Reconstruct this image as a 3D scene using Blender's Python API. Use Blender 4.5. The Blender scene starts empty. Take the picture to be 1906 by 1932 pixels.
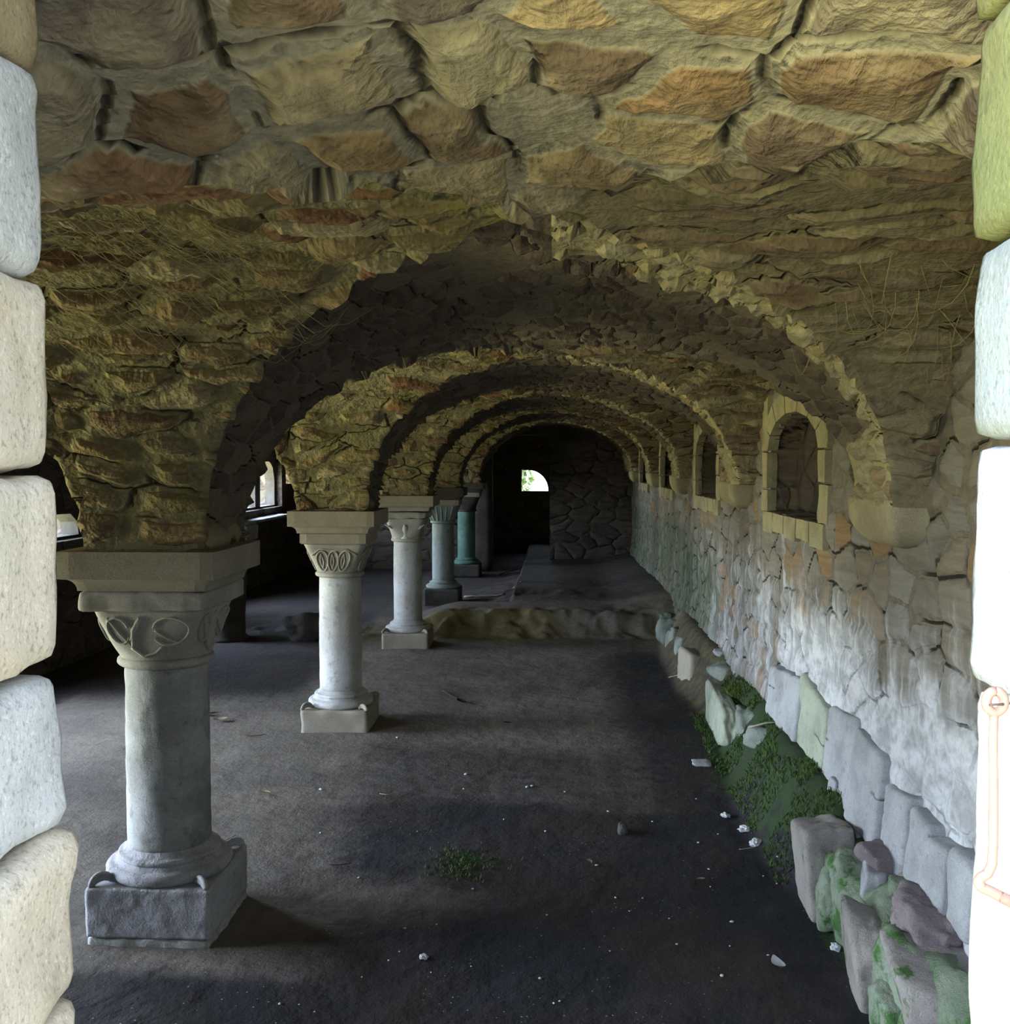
import bpy, bmesh, math, random
import numpy as np
from mathutils import Vector, Matrix
from math import sin, cos, pi, radians, sqrt, atan, degrees

random.seed(7)
RNG = np.random.RandomState(11)
SC = bpy.context.scene
COL = SC.collection

# ------------------------------------------------------------------ camera
F, CX, CY, H = 1900.0, 953.0, 966.0, 2.17
YAW, PITCH = atan(92 / F), -atan(94 / F)
cam_d = bpy.data.cameras.new('camera')
cam_d.sensor_fit = 'HORIZONTAL'
cam_d.sensor_width = 36.0
cam_d.lens = 36.0 * F / 1906.0
cam_d.clip_start = 0.02
cam = bpy.data.objects.new('camera', cam_d)
cam.location = (0, 0, H)
cam.rotation_euler = (pi / 2 + PITCH, 0, YAW)
COL.objects.link(cam)
SC.camera = cam

# ------------------------------------------------------------------ exposure
SC.view_settings.view_transform = 'Standard'
SC.view_settings.look = 'None'
SC.view_settings.gamma = 1.0
SC.view_settings.use_curve_mapping = False
SC.view_settings.exposure = 2.75
cy = SC.cycles
cy.use_denoising = True
cy.use_adaptive_sampling = True
cy.adaptive_threshold = 0.06
cy.max_bounces = 5
cy.diffuse_bounces = 3
cy.glossy_bounces = 2
cy.transmission_bounces = 1
cy.sample_clamp_indirect = 6.0
cy.caustics_reflective = False
cy.caustics_refractive = False

# ------------------------------------------------------------------ world: overcast sky above, lit grass below
W = bpy.data.worlds.new('sky')
SC.world = W
W.use_nodes = True
wn, wl = W.node_tree.nodes, W.node_tree.links
wn.clear()
wo = wn.new('ShaderNodeOutputWorld')
wb = wn.new('ShaderNodeBackground')
wt = wn.new('ShaderNodeTexCoord')
ws = wn.new('ShaderNodeSeparateXYZ')
wr = wn.new('ShaderNodeValToRGB')
wm = wn.new('ShaderNodeMapRange')
wm.inputs['From Min'].default_value = -1
wm.inputs['From Max'].default_value = 1
wl.new(wt.outputs['Generated'], ws.inputs[0])
wl.new(ws.outputs['Z'], wm.inputs['Value'])
wl.new(wm.outputs[0], wr.inputs[0])
el = wr.color_ramp.elements
SKY = [(0.0, (0.50, 0.47, 0.22)), (0.46, (0.62, 0.60, 0.31)), (0.505, (0.84, 0.95, 1.0)), (0.60, (0.90, 1.05, 1.25)), (1.0, (1.0, 1.25, 1.6))]
while len(el) < len(SKY):
    el.new(0.5)
for e_, (p_, c_) in zip(el, SKY):
    e_.position = p_
    e_.color = (*c_, 1)
# sky boosted on the window side to light the columns, dimmed behind the entrance
wx = wn.new('ShaderNodeMapRange')
wx.inputs['From Min'].default_value = -0.9
wx.inputs['From Max'].default_value = 0.2
wx.inputs['To Min'].default_value = 9.0
wx.inputs['To Max'].default_value = 0.7
wl.new(ws.outputs['X'], wx.inputs['Value'])
wl.new(wr.outputs[0], wb.inputs['Color'])
wy = wn.new('ShaderNodeMapRange')
wy.inputs['From Min'].default_value = -0.35
wy.inputs['From Max'].default_value = 0.05
wy.inputs['To Min'].default_value = 0.8
wy.inputs['To Max'].default_value = 1.0
wl.new(ws.outputs['Y'], wy.inputs['Value'])
wmul = wn.new('ShaderNodeMath')
wmul.operation = 'MULTIPLY'
wl.new(wx.outputs[0], wmul.inputs[0])
wl.new(wy.outputs[0], wmul.inputs[1])
wl.new(wmul.outputs[0], wb.inputs['Strength'])
wl.new(wb.outputs[0], wo.inputs[0])


def portal(loc, rot, sx, sy):
    """daylight portal in an opening (guides the sky light, gives none of its own)"""
    L = bpy.data.lights.new('daylight_portal', 'AREA')
    L.shape = 'RECTANGLE'
    L.size, L.size_y = sx, sy
    L.cycles.is_portal = True
    o = bpy.data.objects.new('daylight_portal', L)
    o.location = loc
    o.rotation_euler = rot
    COL.objects.link(o)


# left wall openings, unseen ones placed and sized to light the columns: (y0, y1, z0, z1)
LEFT_WINDOWS = [(3.3, 5.3, 0.45, 1.85), (7.1, 8.5, 0.5, 1.9), (9.75, 11.15, 1.33, 1.64), (11.4, 12.3, 0.6, 1.80), (14.5, 15.4, 0.6, 1.75), (16.75, 19.05, 1.33, 2.25)]
for (a, b, c, d) in LEFT_WINDOWS:
    portal((-5.75, (a + b) / 2, (c + d) / 2), (0, -pi / 2, 0), d - c, b - a)
portal((-0.05, 0.42, 1.75), (pi / 2, 0, 0), 0.95, 2.2)

# ------------------------------------------------------------------ projection helper (a pixel of the photo -> a point of the place)
fw = np.array([-sin(YAW) * cos(PITCH), cos(YAW) * cos(PITCH), sin(PITCH)])
rt = np.array([cos(YAW), sin(YAW), 0.0])
up = np.cross(rt, fw)
C0 = np.array([0, 0, H])


def at(px, py, X=None, Y=None, Z=None):
    d = fw * F + rt * (px - CX) - up * (py - CY)
    if X is not None:
        t = (X - C0[0]) / d[0]
    elif Y is not None:
        t = (Y - C0[1]) / d[1]
    else:
        t = (Z - C0[2]) / d[2]
    return C0 + d * t


# ------------------------------------------------------------------ numpy noise
def _h(ix, iy, iz):
    n = (ix.astype(np.int64) * 374761393 + iy.astype(np.int64) * 668265263 + iz.astype(np.int64) * 2147483647 // 7) & 0xFFFFFFFF
    n = ((n ^ (n >> 13)) * 1274126177) & 0xFFFFFFFF
    n = (n ^ (n >> 16)) & 0xFFFFFF
    return n / float(0xFFFFFF)


def vnoise(p, scale=1.0, seed=0):
    p = np.asarray(p, float) * scale + 17.3 * seed + 1000.0
    i = np.floor(p).astype(np.int64)
    f = p - i
    f = f * f * (3 - 2 * f)
    r = 0
    for dx in (0, 1):
        for dy in (0, 1):
            for dz in (0, 1):
                w = (f[:, 0] if dx else 1 - f[:, 0]) * (f[:, 1] if dy else 1 - f[:, 1]) * (f[:, 2] if dz else 1 - f[:, 2])
                r = r + w * _h(i[:, 0] + dx, i[:, 1] + dy, i[:, 2] + dz)
    return r * 2 - 1


def fbm(p, scale, octaves=3, seed=0):
    r, a = 0, 1.0
    for k in range(octaves):
        r = r + a * vnoise(p, scale * 2 ** k, seed + k)
        a *= 0.5
    return r


def sstep(a, b, x):
    t = np.clip((x - a) / (b - a), 0, 1)
    return t * t * (3 - 2 * t)


# ------------------------------------------------------------------ mesh helpers
def mesh(name, verts, faces, mats, parent=None, smooth=True, uvs=None, midx=None, attrs=None):
    me = bpy.data.meshes.new(name)
    verts = np.asarray(verts, float)
    if isinstance(faces, np.ndarray):
        n, k = faces.shape
        me.vertices.add(len(verts))
        me.vertices.foreach_set('co', verts.ravel())
        me.loops.add(n * k)
        me.loops.foreach_set('vertex_index', faces.ravel())
        me.polygons.add(n)
        me.polygons.foreach_set('loop_start', np.arange(0, n * k, k))
        me.update(calc_edges=True)
    else:
        me.from_pydata([tuple(v) for v in verts], [], faces)
        me.update()
    if uvs is not None:
        uvl = me.uv_layers.new(name='UVMap')
        uvl.data.foreach_set('uv', np.asarray(uvs, float).ravel())
    if attrs:
        for k_, v_ in attrs.items():
            a_ = me.attributes.new(k_, 'FLOAT', 'POINT')
            a_.data.foreach_set('value', np.asarray(v_, np.float32))
    for m in (mats if isinstance(mats, (list, tuple)) else [mats]):
        me.materials.append(m)
    if midx is not None:
        me.polygons.foreach_set('material_index', np.asarray(midx, np.int32))
    me.polygons.foreach_set('use_smooth', np.full(len(me.polygons), smooth))
    me.update()
    o = bpy.data.objects.new(name, me)
    COL.objects.link(o)
    if parent is not None:
        o.parent = parent
    return o


class MB:
    """gathers pieces that become one mesh"""
    def __init__(s):
        s.v, s.f = [], []
        s.n = 0

    def add(s, v, f):
        v = np.asarray(v, float)
        s.v.append(v)
        s.f += [tuple(int(i) + s.n for i in q) for q in f]
        s.n += len(v)
        return s

    def build(s, name, mat, parent=None, smooth=True):
        return mesh(name, np.concatenate(s.v), s.f, mat, parent, smooth)


def box_vf(x0, x1, y0, y1, z0, z1):
    v = [(x0, y0, z0), (x1, y0, z0), (x1, y1, z0), (x0, y1, z0), (x0, y0, z1), (x1, y0, z1), (x1, y1, z1), (x0, y1, z1)]
    return v, [(0, 3, 2, 1), (4, 5, 6, 7), (0, 1, 5, 4), (1, 2, 6, 5), (2, 3, 7, 6), (3, 0, 4, 7)]


def block_vf(x0, x1, y0, y1, z0, z1, res=0.04, r=0.02, amp=0.006, nscale=9, seed=0):
    """dressed stone: subdivided box, worn rounded arrises, uneven faces"""
    dims = np.array([x1 - x0, y1 - y0, z1 - z0])
    n = np.maximum(2, np.minimum(40, np.round(dims / res).astype(int)))
    idx, V, Fq = {}, [], []

    def vid(i, j, k):
        key = (i, j, k)
        if key not in idx:
            idx[key] = len(V)
            V.append((i / n[0], j / n[1], k / n[2]))
        return idx[key]
    for a, b, c in ((0, 1, 2), (1, 2, 0), (2, 0, 1)):
        for side in (0, 1):
            for i in range(n[a]):
                for j in range(n[b]):
                    q = []
                    for di, dj in ((0, 0), (1, 0), (1, 1), (0, 1)):
                        t = [0, 0, 0]
                        t[a], t[b], t[c] = i + di, j + dj, n[c] * side
                        q.append(vid(*t))
                    Fq.append(tuple(q) if side else tuple(q[::-1]))
    V = np.array(V) * dims
    r = min(r, dims.min() * 0.45)
    inner = np.clip(V, r, dims - r)
    d = V - inner
    L = np.linalg.norm(d, axis=1, keepdims=True)
    nrm = np.where(L > 1e-6, d / np.maximum(L, 1e-6), 0)
    P = inner + nrm * r
    P = P + np.array([x0, y0, z0])
    P = P + nrm * (fbm(P, nscale, 3, seed) * amp)[:, None]
    return P, Fq


def rock_vf(center, size, seed=0, sub=3, cuts=7, boxy=0.5, rough=0.03, rotz=0.0, tilt=0.0):
    rs = np.random.RandomState(seed)
    bm = bmesh.new()
    bmesh.ops.create_icosphere(bm, subdivisions=sub, radius=1)
    V = np.array([v.co[:] for v in bm.verts])
    Fq = [tuple(v.index for v in f.verts) for f in bm.faces]
    bm.free()
    V /= np.linalg.norm(V, axis=1, keepdims=True)
    planes = []
    for ax in range(3):
        for sg in (-1, 1):
            n = np.zeros(3)
            n[ax] = sg
            n += rs.normal(0, 0.13, 3)
            planes.append((n / np.linalg.norm(n), 0.85 + 0.15 * rs.rand()))
    for _ in range(cuts):
        n = rs.normal(0, 1, 3)
        planes.append((n / np.linalg.norm(n), 1.0 + boxy * (0.15 + 0.35 * rs.rand())))
    acc = np.zeros(len(V))
    pw = 22.0 if boxy > 0.2 else 13.0
    for n, h in planes:
        d = V @ n
        acc += np.maximum(d / h, 0) ** pw
    P = V * (acc ** (-1 / pw))[:, None]
    P += V * (fbm(V, 2.2, 4, seed) * rough * 2)[:, None]
    P *= np.array(size) / 2
    if tilt:
        c, s = cos(tilt), sin(tilt)
        P = P @ np.array([[c, 0, s], [0, 1, 0], [-s, 0, c]])
    c, s = cos(rotz), sin(rotz)
    P = P @ np.array([[c, s, 0], [-s, c, 0], [0, 0, 1]])
    return P + np.array(center), Fq


def lathe_vf(prof, seg=48, cx=0, cyy=0, amp=0.0, seed=0):
    """prof: list of (radius, z)"""
    V, Fq = [], []
    for (r, z) in prof:
        for k in range(seg):
            a = 2 * pi * k / seg
            V.append((cx + r * cos(a), cyy + r * sin(a), z))
    m = len(prof)
    for i in range(m - 1):
        for k in range(seg):
            k2 = (k + 1) % seg
            Fq.append((i * seg + k, i * seg + k2, (i + 1) * seg + k2, (i + 1) * seg + k))
    Fq.append(tuple(range(seg))[::-1])
    Fq.append(tuple((m - 1) * seg + k for k in range(seg)))
    V = np.array(V)
    if amp:
        d = V - np.array([cx, cyy, 0])
        d[:, 2] = 0
        d /= np.maximum(np.linalg.norm(d, axis=1, keepdims=True), 1e-6)
        V += d * (fbm(V, 14, 3, seed) * amp)[:, None]
    return V, Fq


def sq_ring(h, z, n=9.0, seg=48, rot=pi / 4):
    out = []
    for k in range(seg):
        a = 2 * pi * k / seg + rot
        c, s = cos(a), sin(a)
        r = h / ((abs(c) ** n + abs(s) ** n) ** (1 / n))
        out.append((r * c, r * s, z))
    return out


def loft_vf(rings):
    V, Fq = [], []
    seg = len(rings[0])
    for rg in rings:
        V += rg
    for i in range(len(rings) - 1):
        for k in range(seg):
            k2 = (k + 1) % seg
            Fq.append((i * seg + k, i * seg + k2, (i + 1) * seg + k2, (i + 1) * seg + k))
    Fq.append(tuple(range(seg))[::-1])
    Fq.append(tuple((len(rings) - 1) * seg + k for k in range(seg)))
    return np.array(V), Fq


def tube_vf(pts, r, seg=6, r_end=None):
    P = [Vector(p) for p in pts]
    V, Fq = [], []
    n = len(P)
    for i, p in enumerate(P):
        t = (P[min(i + 1, n - 1)] - P[max(i - 1, 0)]).normalized()
        a = t.orthogonal().normalized() if i == 0 else (a - t * a.dot(t)).normalized()
        b = t.cross(a)
        rr = r if r_end is None else r + (r_end - r) * i / (n - 1)
        for k in range(seg):
            th = 2 * pi * k / seg
            V.append(p + a * (rr * cos(th)) + b * (rr * sin(th)))
    for i in range(n - 1):
        for k in range(seg):
            k2 = (k + 1) % seg
            Fq.append((i * seg + k, i * seg + k2, (i + 1) * seg + k2, (i + 1) * seg + k))
    Fq.append(tuple(range(seg))[::-1])
    Fq.append(tuple((n - 1) * seg + k for k in range(seg)))
    return [tuple(v) for v in V], Fq


def tag(o, label=None, cat=None, group=None, kind=None):
    if label:
        o['label'] = label
    if cat:
        o['category'] = cat
    if group:
        o['group'] = group
    if kind:
        o['kind'] = kind
    return o


def empty(name, loc, label, cat, group=None):
    o = bpy.data.objects.new(name, None)
    o.location = loc
    o.empty_display_size = 0.1
    COL.objects.link(o)
    return tag(o, label, cat, group)


# ------------------------------------------------------------------ node materials
class NT:
    def __init__(s, name):
        s.m = bpy.data.materials.new(name)
        s.m.use_nodes = True
        s.t = s.m.node_tree
        s.t.nodes.clear()
        s.out = s.t.nodes.new('ShaderNodeOutputMaterial')
        s.bsdf = s.t.nodes.new('ShaderNodeBsdfPrincipled')
        s.t.links.new(s.bsdf.outputs[0], s.out.inputs[0])
        s.bsdf.inputs['Roughness'].default_value = 0.9
        s.bsdf.inputs['Specular IOR Level'].default_value = 0.2

    def put(s, sock, v):
        if isinstance(v, bpy.types.NodeSocket):
            s.t.links.new(v, sock)
        elif v is not None:
            if isinstance(v, (tuple, list)) and len(v) == 3 and sock.type == 'RGBA':
                v = (*v, 1)
            sock.default_value = v

    def n(s, typ, props=None, **ins):
        nd = s.t.nodes.new(typ)
        for k, v in (props or {}).items():
            setattr(nd, k, v)
        for k, v in ins.items():
            key = int(k[1:]) if k[0] == '_' and k[1:].isdigit() else k.replace('_', ' ')
            s.put(nd.inputs[key], v)
        return nd

    def math(s, op, a, b=None, c=None, clamp=False):
        nd = s.n('ShaderNodeMath', {'operation': op, 'use_clamp': clamp}, _0=a)
        if b is not None:
            s.put(nd.inputs[1], b)
        if c is not None:
            s.put(nd.inputs[2], c)
        return nd.outputs[0]

    def vmath(s, op, a, b=None, sc=None):
        nd = s.n('ShaderNodeVectorMath', {'operation': op}, _0=a)
        if b is not None:
            s.put(nd.inputs[1], b)
        if sc is not None:
            s.put(nd.inputs['Scale'], sc)
        return nd.outputs[0]

    def noise(s, vec, scale, detail=3, rough=0.55, col=False, dist=0.0, dim='3D'):
        nd = s.n('ShaderNodeTexNoise', {'noise_dimensions': dim}, Vector=vec, Scale=scale, Detail=detail, Roughness=rough, Distortion=dist)
        return nd.outputs['Color' if col else 'Fac']

    def rng(s, v, a, b, lo=0.0, hi=1.0, smooth=True):
        nd = s.n('ShaderNodeMapRange', {'interpolation_type': 'SMOOTHSTEP' if smooth else 'LINEAR'}, Value=v)
        nd.inputs['From Min'].default_value = a
        nd.inputs['From Max'].default_value = b
        nd.inputs['To Min'].default_value = lo
        nd.inputs['To Max'].default_value = hi
        return nd.outputs[0]

    def mix(s, fac, a, b, mode='MIX'):
        nd = s.n('ShaderNodeMix', {'data_type': 'RGBA', 'blend_type': mode})
        s.put(nd.inputs[0], fac)
        s.put(nd.inputs[6], a)
        s.put(nd.inputs[7], b)
        return nd.outputs[2]

    def ramp(s, fac, stops, const=False):
        nd = s.n('ShaderNodeValToRGB', None, Fac=fac)
        e = nd.color_ramp.elements
        nd.color_ramp.interpolation = 'CONSTANT' if const else 'LINEAR'
        while len(e) < len(stops):
            e.new(0.5)
        for q, (p, c) in zip(e, stops):
            q.position = p
            q.color = (*c, 1)
        return nd.outputs[0]

    def attr(s, name):
        return s.n('ShaderNodeAttribute', {'attribute_name': name}).outputs['Fac']

    def pos(s):
        return s.n('ShaderNodeNewGeometry').outputs['Position']

    def uv(s):
        return s.n('ShaderNodeTexCoord').outputs['UV']

    def objco(s):
        return s.n('ShaderNodeTexCoord').outputs['Object']

    def color(s, c):
        s.put(s.bsdf.inputs['Base Color'], c)

    def bump(s, h, dist=0.01, strength=1.0):
        nd = s.n('ShaderNodeBump', None, Height=h, Distance=dist, Strength=strength)
        s.t.links.new(nd.outputs[0], s.bsdf.inputs['Normal'])

    def disp(s, h):
        nd = s.n('ShaderNodeDisplacement', None, Height=h, Midlevel=0.0, Scale=1.0)
        s.t.links.new(nd.outputs[0], s.out.inputs['Displacement'])
        s.m.displacement_method = 'BOTH'


def rubble(name, su, sv, pal, mortar, mw=0.05, relief=0.03, rough=0.02, bury=0.15, warp=0.16, moss=0.0,
           mosscol=(0.10, 0.13, 0.03), hook=None, dark=1.0, streak=1.0, sts=(2.5, 26, 1), gapw=0.05, gapt=0.50):
    t = NT(name)
    uv = t.uv()
    w1 = t.vmath('SUBTRACT', t.noise(uv, 1.9, 2, col=True), (0.5, 0.5, 0.5))
    w2 = t.vmath('SUBTRACT', t.noise(uv, 14, 3, col=True), (0.5, 0.5, 0.5))
    p = t.vmath('ADD', uv, t.vmath('SCALE', w1, sc=warp * 1.6))
    p = t.vmath('ADD', p, t.vmath('SCALE', w2, sc=0.022))
    ps = t.vmath('MULTIPLY', p, (1 / su, 1 / sv, 1))
    v1 = t.n('ShaderNodeTexVoronoi', {'voronoi_dimensions': '2D', 'feature': 'F1'}, Vector=ps, Scale=1.0, Randomness=0.9)
    ve = t.n('ShaderNodeTexVoronoi', {'voronoi_dimensions': '2D', 'feature': 'DISTANCE_TO_EDGE'}, Vector=ps, Scale=1.0, Randomness=0.9)
    sep = t.n('ShaderNodeSeparateColor', None, Color=v1.outputs['Color'])
    r1, r2, r3 = sep.outputs[0], sep.outputs[1], sep.outputs[2]
    fine = t.noise(uv, 22, 5, 0.65)
    med = t.noise(uv, 5.5, 4, 0.6)
    # strata along the stone
    st = t.noise(t.vmath('MULTIPLY', p, sts), 1.0, 4, 0.6, dist=0.4)
    edge = t.math('ADD', ve.outputs['Distance'], t.math('MULTIPLY', t.math('SUBTRACT', med, 0.5), 0.16))
    width = t.math('MULTIPLY_ADD', r3, mw * 1.6, mw * 0.2)
    em = t.math('SUBTRACT', edge, width)
    mask = t.rng(em, 0.0, 0.035)
    bur = t.rng(r2, bury - 0.01, bury + 0.01)
    mask = t.math('MULTIPLY', mask, bur)
    # joints that have lost their mortar: dark open gaps
    gapn = t.noise(uv, 2.7, 2)
    gap = t.math('MULTIPLY', t.rng(ve.outputs['Distance'], 0.0, gapw, 1, 0), t.rng(gapn, gapt, gapt + 0.08))
    def _ds(q):
        l_ = 0.3 * q[0] + 0.6 * q[1] + 0.1 * q[2]
        return tuple(0.74 * v_ + 0.26 * l_ for v_ in q)
    pal = [(a_, _ds(q)) for a_, q in pal]
    sc = t.ramp(r1, pal)
    sc = t.mix(t.rng(t.noise(uv, 3.1, 3), 0.42, 0.66), sc, t.mix(0.55, sc, pal[len(pal) // 2][1]))
    var = t.rng(st, 0.25, 0.78, 1 - 0.45 * streak, 1 + 0.45 * streak, False)
    sc = t.mix(1.0, sc, t.n('ShaderNodeCombineColor', None, Red=var, Green=var, Blue=var).outputs[0], 'MULTIPLY')
    mv = t.rng(fine, 0.25, 0.8, 0.6, 1.3, False)
    mc = t.mix(1.0, mortar, t.n('ShaderNodeCombineColor', None, Red=mv, Green=mv, Blue=mv).outputs[0], 'MULTIPLY')
    c = t.mix(mask, mc, sc)
    c = t.mix(t.rng(fine, 0.58, 0.74, 0, 0.35), c, mortar)
    if moss:
        mm = t.math('MULTIPLY', t.rng(t.noise(uv, 1.1, 4, 0.7), 0.62 - 0.3 * moss, 0.80 - 0.3 * moss), 0.75)
        c = t.mix(mm, c, mosscol)
    if hook:
        c = hook(t, c, fine, med)
    if getattr(t, 'keep', None) is not None:
        gap = t.math('MULTIPLY', gap, t.keep)
    c = t.mix(t.math('MULTIPLY', gap, 0.85), c, (0.012, 0.010, 0.008))
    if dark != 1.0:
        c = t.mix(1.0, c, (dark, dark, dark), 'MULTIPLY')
    t.color(c)
    maskh = t.math('MULTIPLY', t.rng(em, -0.03, 0.20), bur)
    h = t.math('MULTIPLY', maskh, t.math('MULTIPLY_ADD', r2, relief, relief * 0.45))
    h = t.math('MULTIPLY_ADD', t.math('MULTIPLY', st, t.math('MULTIPLY_ADD', mask, 0.8, 0.2)), rough * 0.8, h)
    h = t.math('MULTIPLY_ADD', med, rough * 1.2, h)
    h = t.math('MULTIPLY_ADD', fine, rough * 0.5, h)
    h = t.math('MULTIPLY_ADD', gap, -0.03, h)
    t.disp(h)
    return t.m


OCH, BRN, PUR = (0.27, 0.175, 0.07), (0.15, 0.09, 0.05), (0.115, 0.08, 0.07)
GRY, OLV, TAN, RED = (0.21, 0.19, 0.14), (0.24, 0.20, 0.075), (0.33, 0.27, 0.15), (0.19, 0.08, 0.035)
PAL_BIG = [(0.0, PUR), (0.14, (0.16, 0.13, 0.11)), (0.28, BRN), (0.42, OCH), (0.56, TAN), (0.70, GRY), (0.82, (0.38, 0.26, 0.10)), (0.94, RED)]
PAL_LEFT = [(0.0, BRN), (0.2, OLV), (0.38, OCH), (0.55, (0.20, 0.14, 0.06)), (0.72, TAN), (0.88, RED)]
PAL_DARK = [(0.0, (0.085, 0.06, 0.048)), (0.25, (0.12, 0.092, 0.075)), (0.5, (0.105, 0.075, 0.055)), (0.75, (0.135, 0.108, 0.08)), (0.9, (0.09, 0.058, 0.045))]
PAL_RIGHT = [(0.0, BRN), (0.2, (0.16, 0.12, 0.08)), (0.4, (0.15, 0.08, 0.05)), (0.6, (0.20, 0.16, 0.09)), (0.8, (0.22, 0.19, 0.10)), (0.93, RED)]
M_BIG = rubble('rubble_large', 0.34, 0.24, PAL_BIG, (0.30, 0.275, 0.22), mw=0.10, relief=0.022, rough=0.024, bury=0.10, warp=0.15, sts=(9, 16, 1), gapw=0.06, gapt=0.44)
M_LEFT = rubble('rubble_ochre', 0.34, 0.13, PAL_LEFT, (0.24, 0.215, 0.13), mw=0.15, relief=0.03, rough=0.035, bury=0.2, warp=0.12, moss=0.45, mosscol=(0.17, 0.16, 0.05))
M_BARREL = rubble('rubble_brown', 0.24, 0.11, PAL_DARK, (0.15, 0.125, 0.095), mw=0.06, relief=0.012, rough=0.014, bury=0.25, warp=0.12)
M_RIGHT = rubble('rubble_long', 0.42, 0.12, PAL_RIGHT, (0.20, 0.17, 0.11), mw=0.09, relief=0.028, rough=0.02, bury=0.2, warp=0.12, moss=0.15)
M_ARRIS = rubble('rubble_pale', 0.16, 0.10, [(0.0, OLV), (0.2, TAN), (0.4, (0.30, 0.26, 0.15)), (0.6, (0.25, 0.20, 0.10)), (0.8, (0.34, 0.30, 0.17)), (0.93, OCH)], (0.33, 0.29, 0.17), mw=0.10, relief=0.02, rough=0.02, bury=0.2, warp=0.10)
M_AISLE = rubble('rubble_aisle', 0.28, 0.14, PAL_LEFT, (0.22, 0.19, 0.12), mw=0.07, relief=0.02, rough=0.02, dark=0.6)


def wall_hook(t, c, fine, med):
    P = t.pos()
    sp = t.n('ShaderNodeSeparateXYZ', None, Vector=P)
    drip = t.noise(t.vmath('MULTIPLY', P, (1, 6.5, 1.1)), 1.0, 5, 0.66)
    drip2 = t.noise(t.vmath('MULTIPLY', P, (1, 16, 1.2)), 1.0, 3, 0.6)
    lime = t.attr('lime')  # some lime, mostly window light painted into the wall colour
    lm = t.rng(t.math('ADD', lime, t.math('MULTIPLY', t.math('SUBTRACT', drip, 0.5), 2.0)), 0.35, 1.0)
    lime_lit_col = t.mix(t.rng(med, 0.35, 0.65), (0.36, 0.37, 0.39), (0.62, 0.64, 0.68))
    c = t.mix(t.math('MULTIPLY', lm, t.rng(fine, 0.2, 0.6, 0.55, 0.85)), c, lime_lit_col)
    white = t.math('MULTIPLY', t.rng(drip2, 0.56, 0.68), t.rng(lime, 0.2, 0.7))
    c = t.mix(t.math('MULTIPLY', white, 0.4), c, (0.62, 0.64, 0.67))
    moss = t.attr('moss')
    mm = t.rng(t.math('ADD', moss, t.math('MULTIPLY', t.math('SUBTRACT', drip, 0.5), 1.6)), 0.4, 0.8)
    c = t.mix(t.math('MULTIPLY', mm, t.rng(drip2, 0.35, 0.6, 0.95, 0.35)), c, t.mix(fine, (0.018, 0.032, 0.014), (0.07, 0.10, 0.05)))
    t.keep = t.math('SUBTRACT', 1.0, t.math('MULTIPLY', lm, 0.6))
    return c


PAL_WALL = [(0.0, (0.20, 0.17, 0.14)), (0.3, (0.27, 0.25, 0.22)), (0.55, (0.24, 0.18, 0.12)), (0.62, (0.30, 0.28, 0.25)), (0.85, (0.22, 0.20, 0.19)), (0.96, (0.34, 0.20, 0.08))]
PAL_WALL = [(a_, tuple(0.68 * v_ for v_ in q)) for a_, q in PAL_WALL]
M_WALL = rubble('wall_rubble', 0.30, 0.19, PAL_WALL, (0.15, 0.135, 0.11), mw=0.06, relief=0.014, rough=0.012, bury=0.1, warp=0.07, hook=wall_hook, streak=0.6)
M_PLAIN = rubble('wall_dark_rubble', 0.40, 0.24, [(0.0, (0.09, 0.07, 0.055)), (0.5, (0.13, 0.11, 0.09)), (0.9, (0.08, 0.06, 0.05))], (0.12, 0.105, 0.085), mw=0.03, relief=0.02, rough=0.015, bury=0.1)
M_NICHE_SHADE = rubble('niche_rubble_shade', 0.30, 0.26, [(0.0, (0.045, 0.029, 0.024)), (0.5, (0.036, 0.027, 0.024)), (0.9, (0.05, 0.032, 0.022))], (0.022, 0.018, 0.015), mw=0.025, relief=0.02, rough=0.012, bury=0.05)  # shade of the recess painted in as darker stone


def stone_mat(name, base, dark, spots=0.5, scale=1.0, moss=0.0, mosscol=(0.05, 0.09, 0.03), bump=0.006, grain=160, lichen=None):
    t = NT(name)
    P = t.pos()
    n1 = t.noise(P, 3.2 * scale, 5, 0.62)
    n2 = t.noise(P, 17 * scale, 4, 0.6)
    g = t.noise(P, grain, 2, 0.6)
    c = t.mix(t.rng(n1, 0.36, 0.66), base, dark)
    c = t.mix(t.rng(n2, 0.55, 0.72, 0, spots), c, tuple(0.45 * q for q in dark))
    c = t.mix(t.rng(g, 0.56, 0.70, 0, 0.55), c, tuple(0.4 * q for q in base))
    c = t.mix(t.rng(g, 0.42, 0.30, 0, 0.35), c, tuple(min(1, 1.5 * q) for q in base))
    if lichen:
        c = t.mix(t.rng(t.noise(P, 2.1, 4, 0.7), 0.55, 0.68, 0, 0.6), c, lichen)
    if moss:
        mm = t.rng(t.noise(P, 6.5, 5, 0.7), 0.68 - 0.3 * moss, 0.80 - 0.3 * moss)
        c = t.mix(mm, c, t.mix(n2, mosscol, tuple(2.2 * q for q in mosscol)))
    t.color(c)
    h = t.math('MULTIPLY_ADD', n2, 1.0, t.math('MULTIPLY', g, 0.35))
    h = t.math('MULTIPLY_ADD', n1, 1.5, h)
    t.bump(h, bump)
    return t.m


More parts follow.
